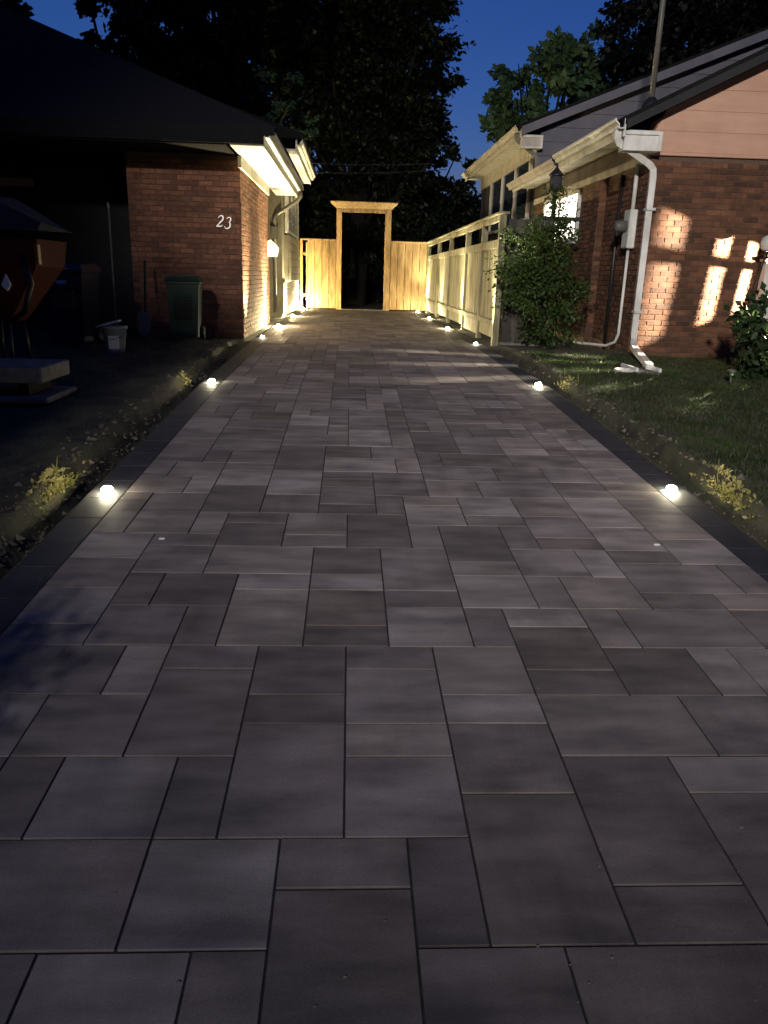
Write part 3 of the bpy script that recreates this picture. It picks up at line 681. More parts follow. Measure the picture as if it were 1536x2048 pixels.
cp.add([(p[0], p[1], 2.905) for p in b]+[(p[0], p[1], 3.06) for p in t_]+[(p[0], p[1], 3.085) for p in t_], [(3, 2, 1, 0), (0, 1, 5, 4), (1, 2, 6, 5), (2, 3, 7, 6), (3, 0, 4, 7), (4, 5, 9, 8), (5, 6, 10, 9), (6, 7, 11, 10), (7, 4, 8, 11), (8, 9, 10, 11)])
cp.build('cap', MT['cedar'], AR)
MB().cbox(-.26, 1.03, GY-.06, GY+.05, 2.80, 2.904, .006).build('lintel', MT['cedar'], AR)
MB().cbox(-.26, 1.03, GY-.10, GY+.10, -.05, .02, .008).build('threshold', MT['concrete'], AR)

# ------------------------------------------------------------------ in-ground lights
def ground_light(x, y, label, power, side, spill=0.0, tilt=0.):
    t = thing('ground_light', (x, y, gz(y)), label, 'light', 'round lights set in the driveway border')
    q_ = .66 if y > 11 else .78
    soft(MB()).lathe([(q_*.028, -.03), (q_*.040, -.01), (q_*.044, .002), (q_*.040, .004), (q_*.033, .004), (q_*.031, .002)], n=28).build('housing', MT['black'], t, True)
    soft(MB()).lathe([(q_*.030, -.004), (q_*.040, q_*.010), (q_*.044, q_*.018), (q_*.041, q_*.030), (q_*.032, q_*.041), (q_*.017, q_*.048), (.001, q_*.050)], n=24).build('lens', MT['lamp' if y < 14 else 'lampfence' if side > 0 else 'lampfar'], t, True)
    l = bpy.data.lights.new('uplight', 'SPOT'); l.energy = power; l.spot_size = R(76); l.spot_blend = 1.0; l.shadow_soft_size = .02; l.color = (1., .82, .44) if side < 0 else (1., .91, .58)
    o = bpy.data.objects.new('uplight', l); COL.objects.link(o); o.parent = t; o.location = (0, 0, .075); o.rotation_euler = (R(180), R(tilt), 0)
    return t
XLL, XRL = -1.42, 2.07
nmL = ['nearest glowing ground light on the left border, beside bright weeds', 'second glowing ground light on the left border, before the brick house',
       'small glowing ground light at the near corner of the brown brick wall', 'small glowing ground light at the far end of the brown brick wall',
       'tiny ground light below the left bay window', 'tiny bright ground light at the slot of the left cedar panel']
nmR = ['nearest glowing ground light on the right border, beside bright weeds', 'second glowing ground light on the right border, beside the lawn',
       'small glowing ground light at the near end of the pale fence', 'small glowing ground light midway along the pale fence',
       'tiny glowing ground light at the far part of the pale fence', 'ground light washing the base of the right cedar panel']
for i, y in enumerate(LIGHTS_L): ground_light(XLL if i < 5 else -1.40, y, nmL[i], SPOT_POWER*(.01 if i < 2 else .75 if i == 2 else .5 if i > 3 else 1.), -1, tilt=(0 if i < 2 else -9))
for i, y in enumerate(LIGHTS_R): ground_light(XRL, y, nmR[i], SPOT_POWER*(.01 if i < 2 else .7 if i == 5 else .38), 1, tilt=(0 if i < 2 else 9))

# ------------------------------------------------------------------ yard things, left
def wheeled_bin(name, label, loc, rz, mt, w_=.56, h=1.02):
    t = thing(name, loc, label, 'bin'); t.rotation_euler = (0, 0, rz)
    b = MB(); a, c = w_/2*.80, w_/2
    vs = [(-a, -a, .06), (a, -a, .06), (a, a, .06), (-a, a, .06), (-c, -c, h-.12), (c, -c, h-.12), (c, c, h-.12), (-c, c, h-.12)]
    b.add(vs, [(0, 3, 2, 1), (0, 1, 5, 4), (1, 2, 6, 5), (2, 3, 7, 6), (3, 0, 4, 7), (4, 5, 6, 7)])
    b.build('body', mt, t, True)
    MB().cbox(-c-.02, c+.02, -c-.02, c+.02, h-.125, h-.085, .01).build('rim', mt, t, True)
    ld = MB(); ld.add([(-c-.03, -c-.04, h-.083), (c+.03, -c-.04, h-.083), (c+.03, c+.03, h-.083), (-c-.03, c+.03, h-.083), (-c+.03, -c+.04, h-.02), (c-.03, -c+.04, h-.02), (c-.03, c-.02, h), (-c+.03, c-.02, h)],
        [(0, 3, 2, 1), (0, 1, 5, 4), (1, 2, 6, 5), (2, 3, 7, 6), (3, 0, 4, 7), (4, 5, 6, 7)]); ld.build('lid', mt, t, True)
    MB().cbox(-a*.75, a*.75, -c-.045, -c-.012, h-.30, h-.27, .008).build('handle_bar', mt, t, True)
    MB().cbox(-a*.70, a*.70, -c-.012, -c+.05, h-.60, h-.34, .008).build('front_recess', MT['black'], t, True)
    MB().cbox(-a*.75, a*.75, -c-.0, -c+.06, h-.66, h-.62, .008).build('front_bar', mt, t, True)
    for s in (-1, 1): soft(MB()).lathe([(.02, -.03), (.10, -.03), (.11, 0), (.10, .03), (.02, .03)], s*(a+.03), a, .11, 18, 'x').build('wheel', MT['black'], t, True)
    soft(MB()).tube([(-c, c+.06, h-.10), (c, c+.06, h-.10)], .016, 8).build('rear_handle', MT['black'], t, True)
    return t
wheeled_bin('wheeled_bin', 'dark green wheeled bin standing against the brown brick wall', (-2.40, 11.75, 0.03), R(4), MT['green'], .46, .93)
bb = wheeled_bin('wheeled_bin', 'dark navy wheeled bin with pale blue emblem in the left yard', (-3.68, 10.75, .02), R(-6), MT['blue'], .56, 1.06)
em = MB(); em.add([(-.11, -.275, .93), (.11, -.275, .93), (.06, -.273, .80), (0, -.271, .74), (-.06, -.273, .80)], [(0, 1, 2, 3, 4)]); em.add([(-.11, -.270, .93), (.11, -.270, .93), (.06, -.266, .80), (0, -.262, .74), (-.06, -.266, .80)], [(4, 3, 2, 1, 0)])
em.build('emblem', MT['paleblue'], bb, True)
MB().cbox(-.13, .13, -.33, -.30, .975, .99, .004).build('lid_highlight', MT['bucket'], bb, True)  # pale strip painted in as the highlight along the lid edge
# red hopper under a grey cover
hp = thing('hopper', (-3.55, 8.6, gz(8.6)+.03), 'red tapered hopper under a grey sloping cover at the left edge', 'hopper')
b = MB(); b.add([(-.28, -.22, .50), (.03, -.22, .50), (.03, .22, .50), (-.28, .22, .50), (-.62, -.42, 1.32), (.46, -.42, 1.32), (.46, .42, 1.32), (-.62, .42, 1.32), (-.55, -.40, 1.06), (.42, -.40, 1.06), (.42, .40, 1.06), (-.55, .40, 1.06)],
    [(3, 2, 1, 0), (0, 1, 9, 8), (1, 2, 10, 9), (2, 3, 11, 10), (3, 0, 8, 11), (8, 9, 5, 4), (9, 10, 6, 5), (10, 11, 7, 6), (11, 8, 4, 7), (4, 5, 6, 7)]); b.build('body', MT['red'], hp, True)
cv = MB(); cv.add([(-.66, -.50, 1.40), (.50, -.50, 1.40), (.52, .46, 1.42), (-.66, .46, 1.44), (-.66, -.40, 1.78), (-.02, -.36, 1.72), (.0, .3, 1.74), (-.66, .34, 1.80), (.54, -.48, 1.47), (-.66, -.50, 1.36)],
    [(3, 2, 1, 0), (0, 1, 8, 5, 4), (1, 2, 8), (2, 6, 5, 8), (2, 3, 7, 6), (3, 0, 4, 7), (4, 5, 6, 7)]); cv.build('cover', MT['tarp'], hp, True)
MB().cbox(.425, .465, -.44, -.36, 1.08, 1.27, .006).build('reflector', MT['orange'], hp, True)
tg = MB(); tg.add([(.12, -.43, .98), (.16, -.43, .88), (.12, -.43, .82), (.07, -.43, .87), (.12, -.40, .98), (.16, -.40, .88), (.12, -.38, .82), (.07, -.38, .87)], [(0, 1, 2, 3), (7, 6, 5, 4), (0, 4, 5, 1), (1, 5, 6, 2), (2, 6, 7, 3), (3, 7, 4, 0)]); tg.build('tag', MT['label'], hp, True)
for sx, sy in ((-.24, -.18), (.0, -.18), (.0, .18), (-.24, .18)): soft(MB()).tube([(sx, sy, .52), (sx*1.25+.02, sy*1.3, -.02)], .022, 8).build('leg', MT['black'], hp, True)
soft(MB()).tube([(.30, -.42, 1.15), (.40, -.52, .9), (.30, -.5, .62), (.05, -.3, .5)], .03, 8).build('handle', MT['black'], hp, True)
# leaning broom, bucket, spade, slab stack
bz_ = gz(11.9)
br = thing('broom', (-3.46, 11.95, bz_), 'thin grey broom handle leaning upright left of the brown brick wall', 'broom')
soft(MB()).tube([(-3.46, 11.9, bz_+.12), (-3.49, 12.05, 1.86)], .014, 8).build('handle', MT['grey'], br)
soft(MB()).tube([(-3.49, 12.05, 1.84), (-3.50, 12.06, 1.93)], [.02, .017], 8).build('grip', MT['grey'], br)
MB().prism([(-3.62, bz_+.03), (-3.30, bz_+.03), (-3.36, bz_+.17), (-3.56, bz_+.17)], 'y', 11.86, 11.93).build('brush', MT['black'], br)
sp = thing('spade', (-3.05, 11.9, bz_), 'dark spade leaning beside the green bin', 'spade')
soft(MB()).tube([(-3.02, 11.9, .42), (-3.06, 12.2, 1.15)], .017, 8).build('shaft', MT['bark'], sp)
MB().add([(-3.12, 11.86, .42), (-2.94, 11.86, .42), (-2.93, 11.80, .16), (-3.03, 11.78, .04), (-3.12, 11.80, .16), (-3.12, 11.875, .42), (-2.94, 11.875, .42), (-2.93, 11.815, .16), (-3.03, 11.795, .04), (-3.12, 11.815, .16)],
    [(0, 1, 2, 3, 4), (9, 8, 7, 6, 5), (0, 5, 6, 1), (1, 6, 7, 2), (2, 7, 8, 3), (3, 8, 9, 4), (4, 9, 5, 0)]).build('blade', MT['grey'], sp)
bk = thing('bucket', (-2.93, 10.0, gz(10)+.045), 'small white plastic bucket with pale label, lid askew, in the left yard', 'bucket')
soft(MB()).lathe([(.10, .0), (.105, .01), (.145, .30), (.155, .30), (.155, .335), (.15, .335), (.138, .31), (.1, .02)], n=28).build('body', MT['bucket'], bk, True)
MB().add([(-.05, -.118, .06), (.07, -.106, .06), (.075, -.128, .22), (-.05, -.139, .22), (-.05, -.10, .06), (.07, -.09, .06), (.075, -.11, .22), (-.05, -.12, .22)], [(0, 1, 2, 3), (7, 6, 5, 4), (0, 4, 5, 1), (1, 5, 6, 2), (2, 6, 7, 3), (3, 7, 4, 0)]).build('paper_label', MT['label'], bk, True)
ld = soft(MB()); ld.lathe([(.16, 0), (.165, .01), (.16, .025), (.02, .03)], n=28); ld = ld.build('lid', MT['bucket'], bk, True); ld.location = (-.07, 0, .345); ld.rotation_euler = (0, R(-16), 0)
soft(MB()).tube([(-.15, 0, .30), (-.13, -.10, .22), (0, -.165, .17), (.13, -.10, .22), (.15, 0, .30)], .004, 6).build('handle', MT['grey'], bk, True)
for i, (dz, dx, hh) in enumerate(((0.03, .03, .05), (.19, -.02, .13))):
    y = 6.75
    s = MB().cbox(-3.6+dx, -2.50+dx, 6.42+.06*i, 7.15, gz(6.7)+.05+dz, gz(6.7)+.05+dz+hh, .012).build('stone_slab', MT['concrete'])
    tag(s, ['thin lower stone slab at the left edge, under a thicker one', 'thick upper stone slab lying on a thin slab, left edge'][i], 'slab', 'stone slabs stacked in the left yard')
for k, x in enumerate((-3.3, -2.75)):
    s = MB().cbox(x, x+.09, 6.55, 7.05, gz(6.7)+.13, gz(6.7)+.239, .008).build('timber_spacer', MT['bark']); tag(s, ['left', 'right'][k]+' short dark timber spacer between the two stone slabs', 'timber', 'spacers between the slabs')

# ------------------------------------------------------------------ right yard things
sb = thing('splash_block', (3.60, 9.45, gz(9.45)+.05), 'white plastic splash tray under the end of the white downspout', 'splash block')
b = MB()
b.cbox(-.14, .14, -.28, .28, -.03, .005, .01); b.build('tray', MT['concrete'], sb, True)
for s in (-1, 1): MB().cbox(s*.14-.02, s*.14+.02, -.28, .28, .006, .06, .01).build('side_wall', MT['white'], sb, True)
soft(MB()).lathe([(.10, 0), (.13, 0), (.13, .03), (.10, .03), (.10, 0)], -.24, -.12, .0, 24, cap=False).build('ring', MT['white'], sb, True)
lp = thing('lamp_post', (3.2, 12.9, 0), 'unlit black lantern on a post with crossbar above the rose bush', 'lamp post')
soft(MB()).tube([(3.2, 12.9, -.1), (3.2, 12.9, 2.38)], .035, 12).build('post', MT['black'], lp)
MB().cbox(2.88, 3.68, 12.86, 12.92, 1.94, 2.0, .01).build('crossbar', MT['black'], lp)
lt = soft(MB()); lt.lathe([(.05, 0), (.085, .03), (.10, .20), (.085, .21)], 3.2, 12.9, 2.38, 8); lt = lt.build('lantern_glass', MT['tarp'], lp)
soft(MB()).lathe([(.125, 0), (.12, .02), (.05, .09), (.02, .12), (.008, .17)], 3.2, 12.9, 2.59, 8).build('cap', MT['black'], lt)
for k in range(4):
    a = math.pi/4+k*math.pi/2; soft(MB()).tube([(3.2+.086*math.cos(a), 12.9+.086*math.sin(a), 2.40), (3.2+.104*math.cos(a), 12.9+.104*math.sin(a), 2.60)], .006, 6).build('bar', MT['black'], lt)
P = np.stack([3.2+RNG.normal(0, .10, 420), 12.82+RNG.normal(0, .06, 420), RNG.uniform(1.9, 2.42, 420)], 1); P[:120, 0] += RNG.uniform(.0, .25, 120)
leaf_object('climbing_rose', P, RNG.normal(0, 1, (420, 3)), .05, MT['leafR'], lp, kind='stuff')
# stake light at the right edge and white board
sk = thing('stake_light', (5.50, 10.75, 0), 'white globe light on a thin dark leaning stake at the right edge', 'light')
soft(MB()).tube([(5.42, 10.75, -.05), (5.62, 10.75, 1.5)], .011, 8).build('stake', MT['black'], sk)
soft(MB()).lathe([(.05, 0), (.085, .03), (.10, .10), (.085, .17), (.04, .20), (.01, .205)], 5.63, 10.75, 1.49, 18).build('globe', MT['white'], sk)
wb = thing('white_post', (5.89, 11.1, 0), 'white painted porch post standing behind the stake light, right edge', 'post')
MB().cbox(5.80, 5.98, 11.02, 11.185, .0, 1.36, .012).build('shaft', MT['white'], wb); MB().cbox(5.77, 6.01, 10.99, 11.188, 1.361, 1.40, .01).build('cap', MT['white'], wb)
# slotted lantern just beyond the frame that throws the bars of light
LX, LY, LZ = 6.10, 10.25, 1.28
ln = thing('slotted_lantern', (LX, LY, 0), 'slotted porch lantern throwing bars of light over wall and lawn', 'lantern')
soft(MB()).tube([(LX, LY, -.1), (LX, LY, LZ-.113)], .03, 12).build('post', MT['black'], ln)
rS = .15
for k in range(24):
    hw = 4.8 if 92 < (k*15+10.2) % 360 < 156 else 5.7
    a0 = R(k*15-hw+10.2); a1 = R(k*15+hw+10.2)
    pr = [(LX+rS*math.cos(a0), LY+rS*math.sin(a0)), (LX+rS*math.cos(a1), LY+rS*math.sin(a1)), (LX+(rS+.006)*math.cos(a1), LY+(rS+.006)*math.sin(a1)), (LX+(rS+.006)*math.cos(a0), LY+(rS+.006)*math.sin(a0))]
    MB().prism(pr, 'z', LZ-.100, LZ+.042).build('slat', MT['black'], ln)
soft(MB()).lathe([(rS+.007, -.013), (rS+.012, -.013), (rS+.012, .005), (rS+.007, .005), (rS+.007, -.013)], LX, LY, LZ, 48, cap=False).build('ring', MT['black'], ln)
shp = [(LX+(rS+dr)*math.cos(R(q)), LY+(rS+dr)*math.sin(R(q))) for dr, qs in ((.014, range(158, 201, 6)), (.018, range(200, 157, -6))) for q in qs]
MB().prism(shp, 'z', LZ-.055, LZ+.03).build('shield', MT['black'], ln)  # arc plates added to keep the lantern's beams off the drive
shp = [(LX+(rS+dr)*math.cos(R(q)), LY+(rS+dr)*math.sin(R(q))) for dr, qs in ((.014, range(202, 281, 6)), (.018, range(280, 201, -6))) for q in qs]
MB().prism(shp, 'z', LZ-.064, LZ+.03).build('shield', MT['black'], ln)
soft(MB()).lathe([(.0305, 0), (rS+.012, 0), (rS+.012, .012), (.0305, .012)], LX, LY, LZ-.113, 48).build('base', MT['black'], ln)
soft(MB()).lathe([(rS+.02, 0), (rS+.02, .01), (.05, .09), (.01, .11)], LX, LY, LZ+.042, 48).build('hood', MT['black'], ln)
l = bpy.data.lights.new('bulb', 'POINT'); l.energy = LANTERN_POWER; l.shadow_soft_size = .0045; l.color = (1., .88, .68)
o = bpy.data.objects.new('bulb', l); put(o, ln, True); o.location = (0, 0, LZ)
ln.rotation_euler = (0, R(6), 0)     # the post leans a little
# tiny solar light in the lawn
sl_ = thing('solar_light', (4.30, 8.55, gz(8.55)+.04), 'tiny dim solar stake light glowing green in the right lawn', 'light')
soft(MB()).tube([(0, 0, -.08), (0, 0, .10)], .008, 8).build('stake', MT['black'], sl_, True)
soft(MB()).lathe([(.05, .0), (.052, .012), (.02, .03)], 0, 0, .14, 16).build('cap', MT['grey'], sl_, True)
soft(MB()).lathe([(.03, .0), (.032, .03), (.03, .038)], 0, 0, .10, 16).build('lens', MT['tarp'], sl_, True)
l = bpy.data.lights.new('led', 'POINT'); l.energy = .25; l.shadow_soft_size = .01; l.color = (.75, 1., .4)
o = bpy.data.objects.new('led', l); put(o, sl_, True); o.location = (0, -.05, .09)

# ------------------------------------------------------------------ shrubs, grass, weeds
def bush(name, label, blobs, per, leaf, lm, base, nst=9, cat='shrub', sub=26):
    t = thing(name, (base[0], base[1], gz(base[1])), label, cat)
    P, T = crown_points(blobs, per, sub, .30, .95); P[:, 2] = np.maximum(P[:, 2], gz(base[1])+.06)
    leaf_object('foliage', P, T, RNG.uniform(.7, 1.35, len(P))*leaf, lm, t)
    for k in range(nst):
        b_ = blobs[k % len(blobs)]; e = Vector((b_[0]+random.uniform(-.5, .5)*b_[3], b_[1]+random.uniform(-.3, .3)*b_[3], b_[2]+b_[3]*.7))
        s0 = Vector((base[0]+random.uniform(-.15, .15), base[1]+random.uniform(-.1, .1), gz(base[1])-.05))
        soft(MB()).tube([s0, s0.lerp(e, .5)+Vector((random.uniform(-.1, .1), 0, .1)), e], [.016, .011, .004], 6).build('stem', MT['bark'], t)
    return t
bush('rose_bush', 'tall leafy green rose bush between the dark gate and the red brick house',
     [(2.62, 12.1, 1.42, .24), (2.85, 12.05, 1.55, .28), (3.02, 12.1, 1.2, .34), (2.9, 12.0, 1.05, .38), (3.1, 12.1, .95, .36), (3.0, 12.0, .66, .36), (3.15, 12.1, .45, .3), (2.95, 12.1, 1.4, .3), (2.75, 12.05, .85, .3), (2.6, 12.1, 1.12, .2), (2.95, 12.1, 1.8, .14), (3.12, 12.0, .35, .2)],
     100, .055, MT['leafR'], (3.05, 12.15), 12, sub=70)
bush('peony', 'dark broad-leaved plant in front of the brick wall at the right edge',
     [(4.72, 9.25, .36, .20), (4.95, 9.22, .50, .22), (5.2, 9.2, .62, .26), (4.75, 9.1, .1, .2), (5.0, 9.1, .18, .26), (5.3, 9.1, .3, .3)], 60, .11, MT['leafP'], (5.0, 9.2), 9, sub=70)
def blades(name, label, n, x0, x1, y0, y1, h, lm, cat, skip=None):
    x = RNG.uniform(x0, x1, n); y = y0+(y1-y0)*RNG.uniform(0, 1, n)**1.25
    keep = np.ones(n, bool)
    if skip is not None: keep = skip(x, y)
    x, y = x[keep], y[keep]; n = len(x)
    z = np.array([gz(b)+goff(a, b) for a, b in zip(x, y)])-.006
    P = np.stack([x, y, z], 1); H = RNG.uniform(.5, 1.3, n)*h; a = RNG.uniform(0, 2*np.pi, n); ln_ = RNG.normal(0, .45, (n, 2))
    T = np.stack([ln_[:, 0], ln_[:, 1], np.ones(n)], 1)*H[:, None]; Wd = np.stack([np.cos(a), np.sin(a), np.zeros(n)], 1)*.0035*(.6+h*8)
    Vv = np.stack([P-Wd, P+Wd, P+T], 1).reshape(-1, 3); me = bpy.data.meshes.new(name)
    me.vertices.add(3*n); me.vertices.foreach_set('co', Vv.astype(np.float32).ravel()); me.loops.add(3*n); me.loops.foreach_set('vertex_index', np.arange(3*n, dtype=np.int32))
    me.polygons.add(n); me.polygons.foreach_set('loop_start', np.arange(0, 3*n, 3, dtype=np.int32)); me.polygons.foreach_set('loop_total', np.full(n, 3, dtype=np.int32))
    me.materials.append(lm); me.update(calc_edges=True); o = put(bpy.data.objects.new(name, me)); tag(o, label, cat, kind='stuff'); return o
eL, eR = XL-BW, XR+BW
blades('lawn_grass', 'short green grass of the right lawn beside the driveway', 90000, eR+.22, 6.6, 4.2, 11.0, .045, MT['grass'], 'grass', lambda x, y: (x-eR-.22) > RNG.uniform(0, .5, len(x))**1.6*np.where(y < 7.5, 1.6, .3))
blades('yard_grass', 'sparse dark grass of the left yard', 26000, -6.0, eL-.2, 3.2, 12.4, .04, MT['grassL'], 'grass', lambda x, y: (eL-.2-x) > RNG.uniform(0, .8, len(x)))
def weeds(label, x, y, n, sx, sy, s):
    t = thing('weed_clump', (x, y, gz(y)+.02), label, 'weeds', 'weeds at the driveway edge')
    yy_ = RNG.normal(y, sy, n); d = np.abs(RNG.normal(0, sx, n)); xx = x+s*d
    zz = np.array([gz(b)+goff(a, b) for a, b in zip(xx, yy_)])+RNG.uniform(0, .045, n)*np.exp(-((yy_-y)/sy)**2)
    T = np.stack([RNG.normal(-s*.3, .5, n), RNG.normal(0, .5, n), RNG.uniform(.2, 1, n)], 1)
    leaf_object('leaves', np.stack([xx, yy_, zz], 1), T, RNG.uniform(.010, .045, n), MT['leafW'], t)
    for k in range(7):
        yk = RNG.normal(y, sy*.6); xk = x+s*abs(RNG.normal(0, sx)); z0 = gz(yk)+goff(xk, yk)
        soft(MB()).tube([(xk, yk, z0-.02), (xk-s*.02, yk, z0+RNG.uniform(.05, .12))], [.0025, .001], 5).build('stem', MT['leafW'], t)
weeds('bright lit weeds beside the nearest left ground light', eL-.20, 4.52, 420, .035, .17, -1)
weeds('bright lit weeds beside the nearest right ground light', eR+.20, 4.60, 420, .035, .18, 1)
weeds('small lit weed tuft beside the second left ground light', eL-.19, 8.3, 90, .05, .08, -1)
weeds('small lit weed tuft beside the second right ground light', eR+.19, 8.5, 110, .05, .14, 1)
# crumbled soil along the edges: far too fine to count
cr_ = MB(); rk = random.Random(21)
for i in range(2600):
    s_ = rk.choice((-1, 1)); y = 2.6+rk.random()**1.3*9.0; e = abs(rk.gauss(.20, .10)); x = (eL if s_ < 0 else eR)+s_*max(.03, e); q = abs(rk.gauss(0, .011))+.003
    z = gz(y)+goff(x, y)+q*.2; vs = []
    for dx, dy, dz in ((1, 0, 0), (-1, 0, 0), (0, 1, 0), (0, -1, 0), (0, 0, .8), (0, 0, -.6)):
        k = q*rk.uniform(.6, 1.3); vs.append((x+dx*k+rk.uniform(-.3, .3)*q, y+dy*k+rk.uniform(-.3, .3)*q, z+dz*k))
    cr_.add(vs, [(0, 2, 4), (2, 1, 4), (1, 3, 4), (3, 0, 4), (2, 0, 5), (1, 2, 5), (3, 1, 5), (0, 3, 5)], rk.random()+.001)
cr_.build('soil_crumbs', MT['stone'], label='crumbled soil and grit along both driveway edges', cat='soil', kind='stuff')
gt = MB()
for i in range(420):
    x = rk.uniform(XL, XR); y = 1.2+rk.random()**1.5*12; q = rk.uniform(.0015, .005); z = gz(y)+.001
    gt.add([(x+q*rk.uniform(.6, 1.6), y, z), (x-q*.6, y+q*rk.uniform(.6, 1.2), z), (x-q*.7, y-q, z), (x, y, z+q*.8)], [(0, 1, 3), (1, 2, 3), (2, 0, 3)], rk.random()+.001)
gt.build('paving_grit', MT['concrete'], label='scattered grit lying on the paving', cat='grit', kind='stuff')
# little bright scraps on the paving
for x, y, lab in ((-.93, 3.72, 'tiny white scrap on the paving below the nearest left light'), (1.62, 3.72, 'tiny pale pebble on the paving below the nearest right light')):
    o = MB().cbox(-.016, .016, -.008, .008, 0, .008, .003).build('scrap', MT['label']); o.location = (x, y, gz(y)+.002); tag(o, lab, 'scrap')

# ------------------------------------------------------------------ trees
def blobset(seed, cx_, cy_, rx, ry, z0, z1, n, r0, r1):
    q = random.Random(seed); out = []
    while len(out) < n:
        a, b, c = q.uniform(-1, 1), q.uniform(-1, 1), q.uniform(-1, 1)
        if a*a+b*b+c*c < 1: out.append((cx_+a*rx, cy_+b*ry, (z0+z1)/2+c*(z1-z0)/2, q.uniform(r0, r1)))
    return out
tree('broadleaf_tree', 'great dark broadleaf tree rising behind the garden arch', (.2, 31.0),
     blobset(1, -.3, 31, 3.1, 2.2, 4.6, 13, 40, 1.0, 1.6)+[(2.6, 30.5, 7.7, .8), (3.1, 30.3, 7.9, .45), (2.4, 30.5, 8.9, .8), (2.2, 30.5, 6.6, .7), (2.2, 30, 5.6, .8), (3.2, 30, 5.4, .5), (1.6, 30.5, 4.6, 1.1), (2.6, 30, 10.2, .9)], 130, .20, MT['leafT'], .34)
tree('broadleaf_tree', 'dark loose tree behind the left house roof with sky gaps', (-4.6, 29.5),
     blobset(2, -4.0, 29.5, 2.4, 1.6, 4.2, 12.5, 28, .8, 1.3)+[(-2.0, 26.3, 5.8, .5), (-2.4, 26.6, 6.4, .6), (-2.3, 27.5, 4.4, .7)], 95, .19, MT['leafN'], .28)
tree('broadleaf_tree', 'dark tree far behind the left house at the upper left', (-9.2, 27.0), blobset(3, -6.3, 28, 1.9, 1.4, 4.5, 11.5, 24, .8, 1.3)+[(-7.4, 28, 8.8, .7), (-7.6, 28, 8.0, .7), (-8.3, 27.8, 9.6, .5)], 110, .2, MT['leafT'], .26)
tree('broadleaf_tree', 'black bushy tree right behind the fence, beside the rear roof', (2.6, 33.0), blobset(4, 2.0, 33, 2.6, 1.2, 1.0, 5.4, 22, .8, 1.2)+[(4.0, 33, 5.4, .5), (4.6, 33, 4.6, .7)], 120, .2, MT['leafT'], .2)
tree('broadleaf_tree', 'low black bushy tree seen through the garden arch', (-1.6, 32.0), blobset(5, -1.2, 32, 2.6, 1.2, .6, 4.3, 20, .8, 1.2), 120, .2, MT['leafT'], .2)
tree('maple_tree', 'green maple with lit leaves above the rear roof of the right house', (7.4, 31.0), blobset(6, 7.3, 31, 1.9, 1.3, 6.0, 9.2, 16, .6, 1.0)+[(5.4, 31, 6.6, .5), (5.2, 31, 5.9, .6), (6.0, 31, 8.2, .55), (8.4, 31, 9.2, .6), (5.6, 31, 7.2, .45)], 60, .30, MT['leafM'], .22)
sp_blobs = [(11.6+random.uniform(-1, 1)*(1-(z-4)/16)*2.6, 28+random.uniform(-1, 1)*1.5, z, 1.25) for z in np.linspace(4.5, 15, 34)]+[(9.2, 28, z, 1.0) for z in (6.2, 7.4, 8.6, 9.8, 11, 12.2)]
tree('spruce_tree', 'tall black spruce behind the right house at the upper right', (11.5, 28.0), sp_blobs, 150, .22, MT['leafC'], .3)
br_ = [o for o in bpy.data.objects if o.get('label', '').startswith('dark loose tree')][0]
P, T = crown_points([(-1.95, 24.6, 5.5, .42), (-1.5, 24.9, 5.2, .3), (-2.2, 24.8, 6.4, .4), (-1.7, 25.0, 5.0, .3)], 26, 22, .34, .6)
leaf_object('low_branch', P, T, RNG.uniform(.10, .18, len(P)), MT['leafM'], br_, label='low leafy branch with paler leaves that stand in for uplight', kind='stuff')  # leaves paler than the crown put the uplit look into the colour
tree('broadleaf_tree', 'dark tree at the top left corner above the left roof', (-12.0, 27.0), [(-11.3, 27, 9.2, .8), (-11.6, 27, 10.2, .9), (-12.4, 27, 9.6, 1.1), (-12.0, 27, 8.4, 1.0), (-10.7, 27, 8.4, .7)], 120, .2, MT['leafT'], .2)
bf = thing('backdrop_fence', (0, 36.5, 0), 'dark board backdrop added beyond the garden arch to hide the horizon', 'fence')  # unseen backdrop added, like the cedar mass, to block the horizon glow
for k in range(40):
    x = -9+k*.5; MB().cbox(x, x+.49, 36.45, 36.5, -.05, 2.6+rr.uniform(-.03, .03), .01).build('board', MT['darkwood'], bf)
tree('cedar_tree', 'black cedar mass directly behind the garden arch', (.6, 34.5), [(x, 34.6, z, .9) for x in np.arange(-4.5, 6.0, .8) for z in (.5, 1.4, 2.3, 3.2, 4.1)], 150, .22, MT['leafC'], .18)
# overhead wires behind the left house
for i, (za, zb) in enumerate(((4.62, 4.70), (4.30, 4.50))):
    wr = soft(MB()); pts = [(-3.2+6.4*k/10, 28.0, za+(zb-za)*k/10-.12*math.sin(math.pi*k/10)) for k in range(11)]; wr.tube(pts, .011, 6)
    o = wr.build('overhead_wire', MT['black']); tag(o, ['upper', 'lower'][i]+' thin overhead wire crossing the sky gap left of the arch', 'wire', 'overhead wires')

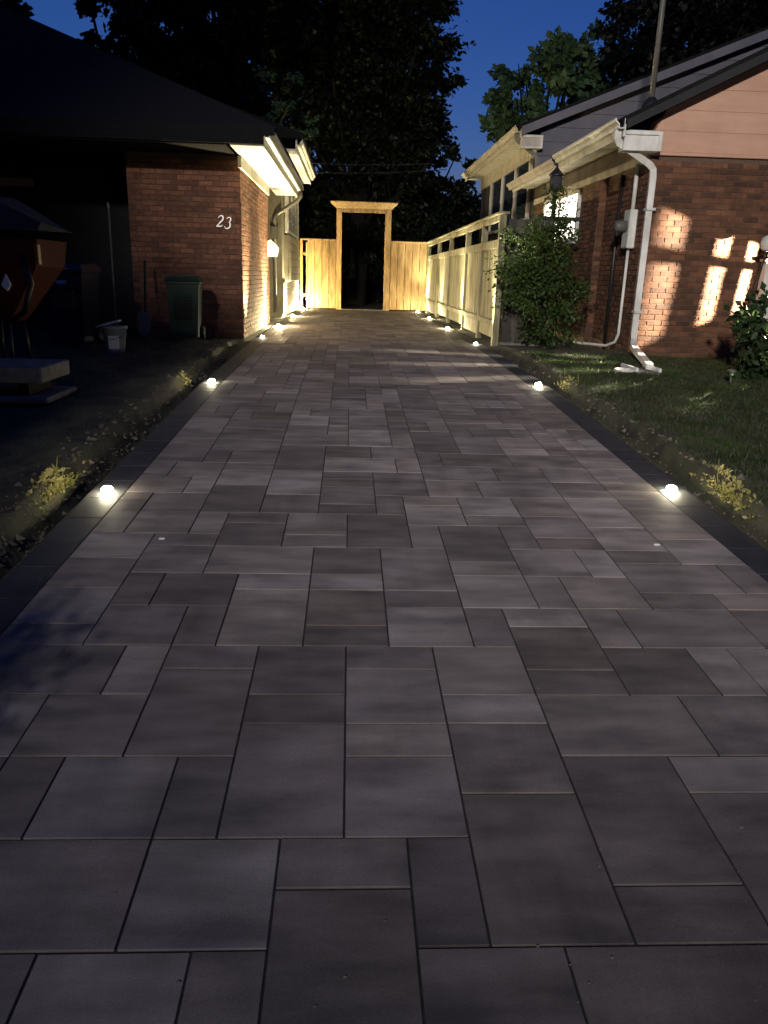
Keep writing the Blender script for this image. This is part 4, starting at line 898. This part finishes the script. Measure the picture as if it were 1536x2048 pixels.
# ------------------------------------------------------------------ beyond the frame: unseen lamp and shrubs added to light and shade the view
SLX, SLY, SLZ = -4.0, -14.0, 9.0
st = thing('added_street_lamp', (SLX-1.2, SLY-.4, gz(SLY)), 'unseen street lamp added behind the viewer to light the scene', 'street lamp')  # unseen lamp added to match the light coming from behind the camera
soft(MB()).tube([(SLX-1.2, SLY-.4, -.7), (SLX-1.2, SLY-.4, SLZ-.2), (SLX-1.0, SLY-.35, SLZ+.1), (SLX-.3, SLY-.1, SLZ+.25)], [.09, .07, .05, .04], 10).build('post', MT['grey'], st)
MB().cbox(SLX-.35, SLX+.25, SLY-.25, SLY+.1, SLZ+.12, SLZ+.28, .03).build('head', MT['grey'], st)
l = bpy.data.lights.new('added_bulb', 'SPOT'); l.energy = STREET_LAMP_POWER; l.shadow_soft_size = .55; l.color = (1., .93, .87); l.spot_size = R(42); l.spot_blend = 1.0
o = bpy.data.objects.new('added_bulb', l); put(o, st); o.location = (SLX, SLY, SLZ)
dv = (Vector((4.3, 10.6, 2.9))-Vector((SLX, SLY, SLZ))); o.rotation_euler = dv.to_track_quat('-Z', 'Y').to_euler()
bush('shade_boxwood', 'unseen low round shrub added to shade the left drive edge', [(-1.78, 1.62, -.15, .22), (-1.58, 1.66, -.08, .20), (-1.88, 1.6, .12, .20), (-1.66, 1.66, .14, .18), (-2.2, 1.6, 0, .3), (-2.5, 1.6, .1, .3)], 40, .05, MT['leafH'], (-1.7, 1.62), 4, sub=700)  # unseen shrub added to cast the shadow over the near left paving
hg = thing('shade_hedge', (-4.5, 1.4, gz(1.4)), 'unseen row of tall clipped cedar added to shade the left yard', 'shade_hedge')  # unseen, added to shade the left yard and lower brick wall
hb = [(x, 1.4+random.uniform(-.15, .15), z, .42) for x in np.arange(-8.5, -2.5, .4) for z in (-.1, .5, 1.1, 1.7, 2.3, 2.9, 3.5, 4.05)]
P, T = crown_points(hb, 26, 80, .3, 1.0); 
leaf_object('foliage', P, T, RNG.uniform(.7, 1.3, len(P))*.09, MT['leafH'], hg)
MB().box(-8.6, -2.75, 1.2, 1.6, -.6, 4.0).build('core', MT['leafH'], hg)
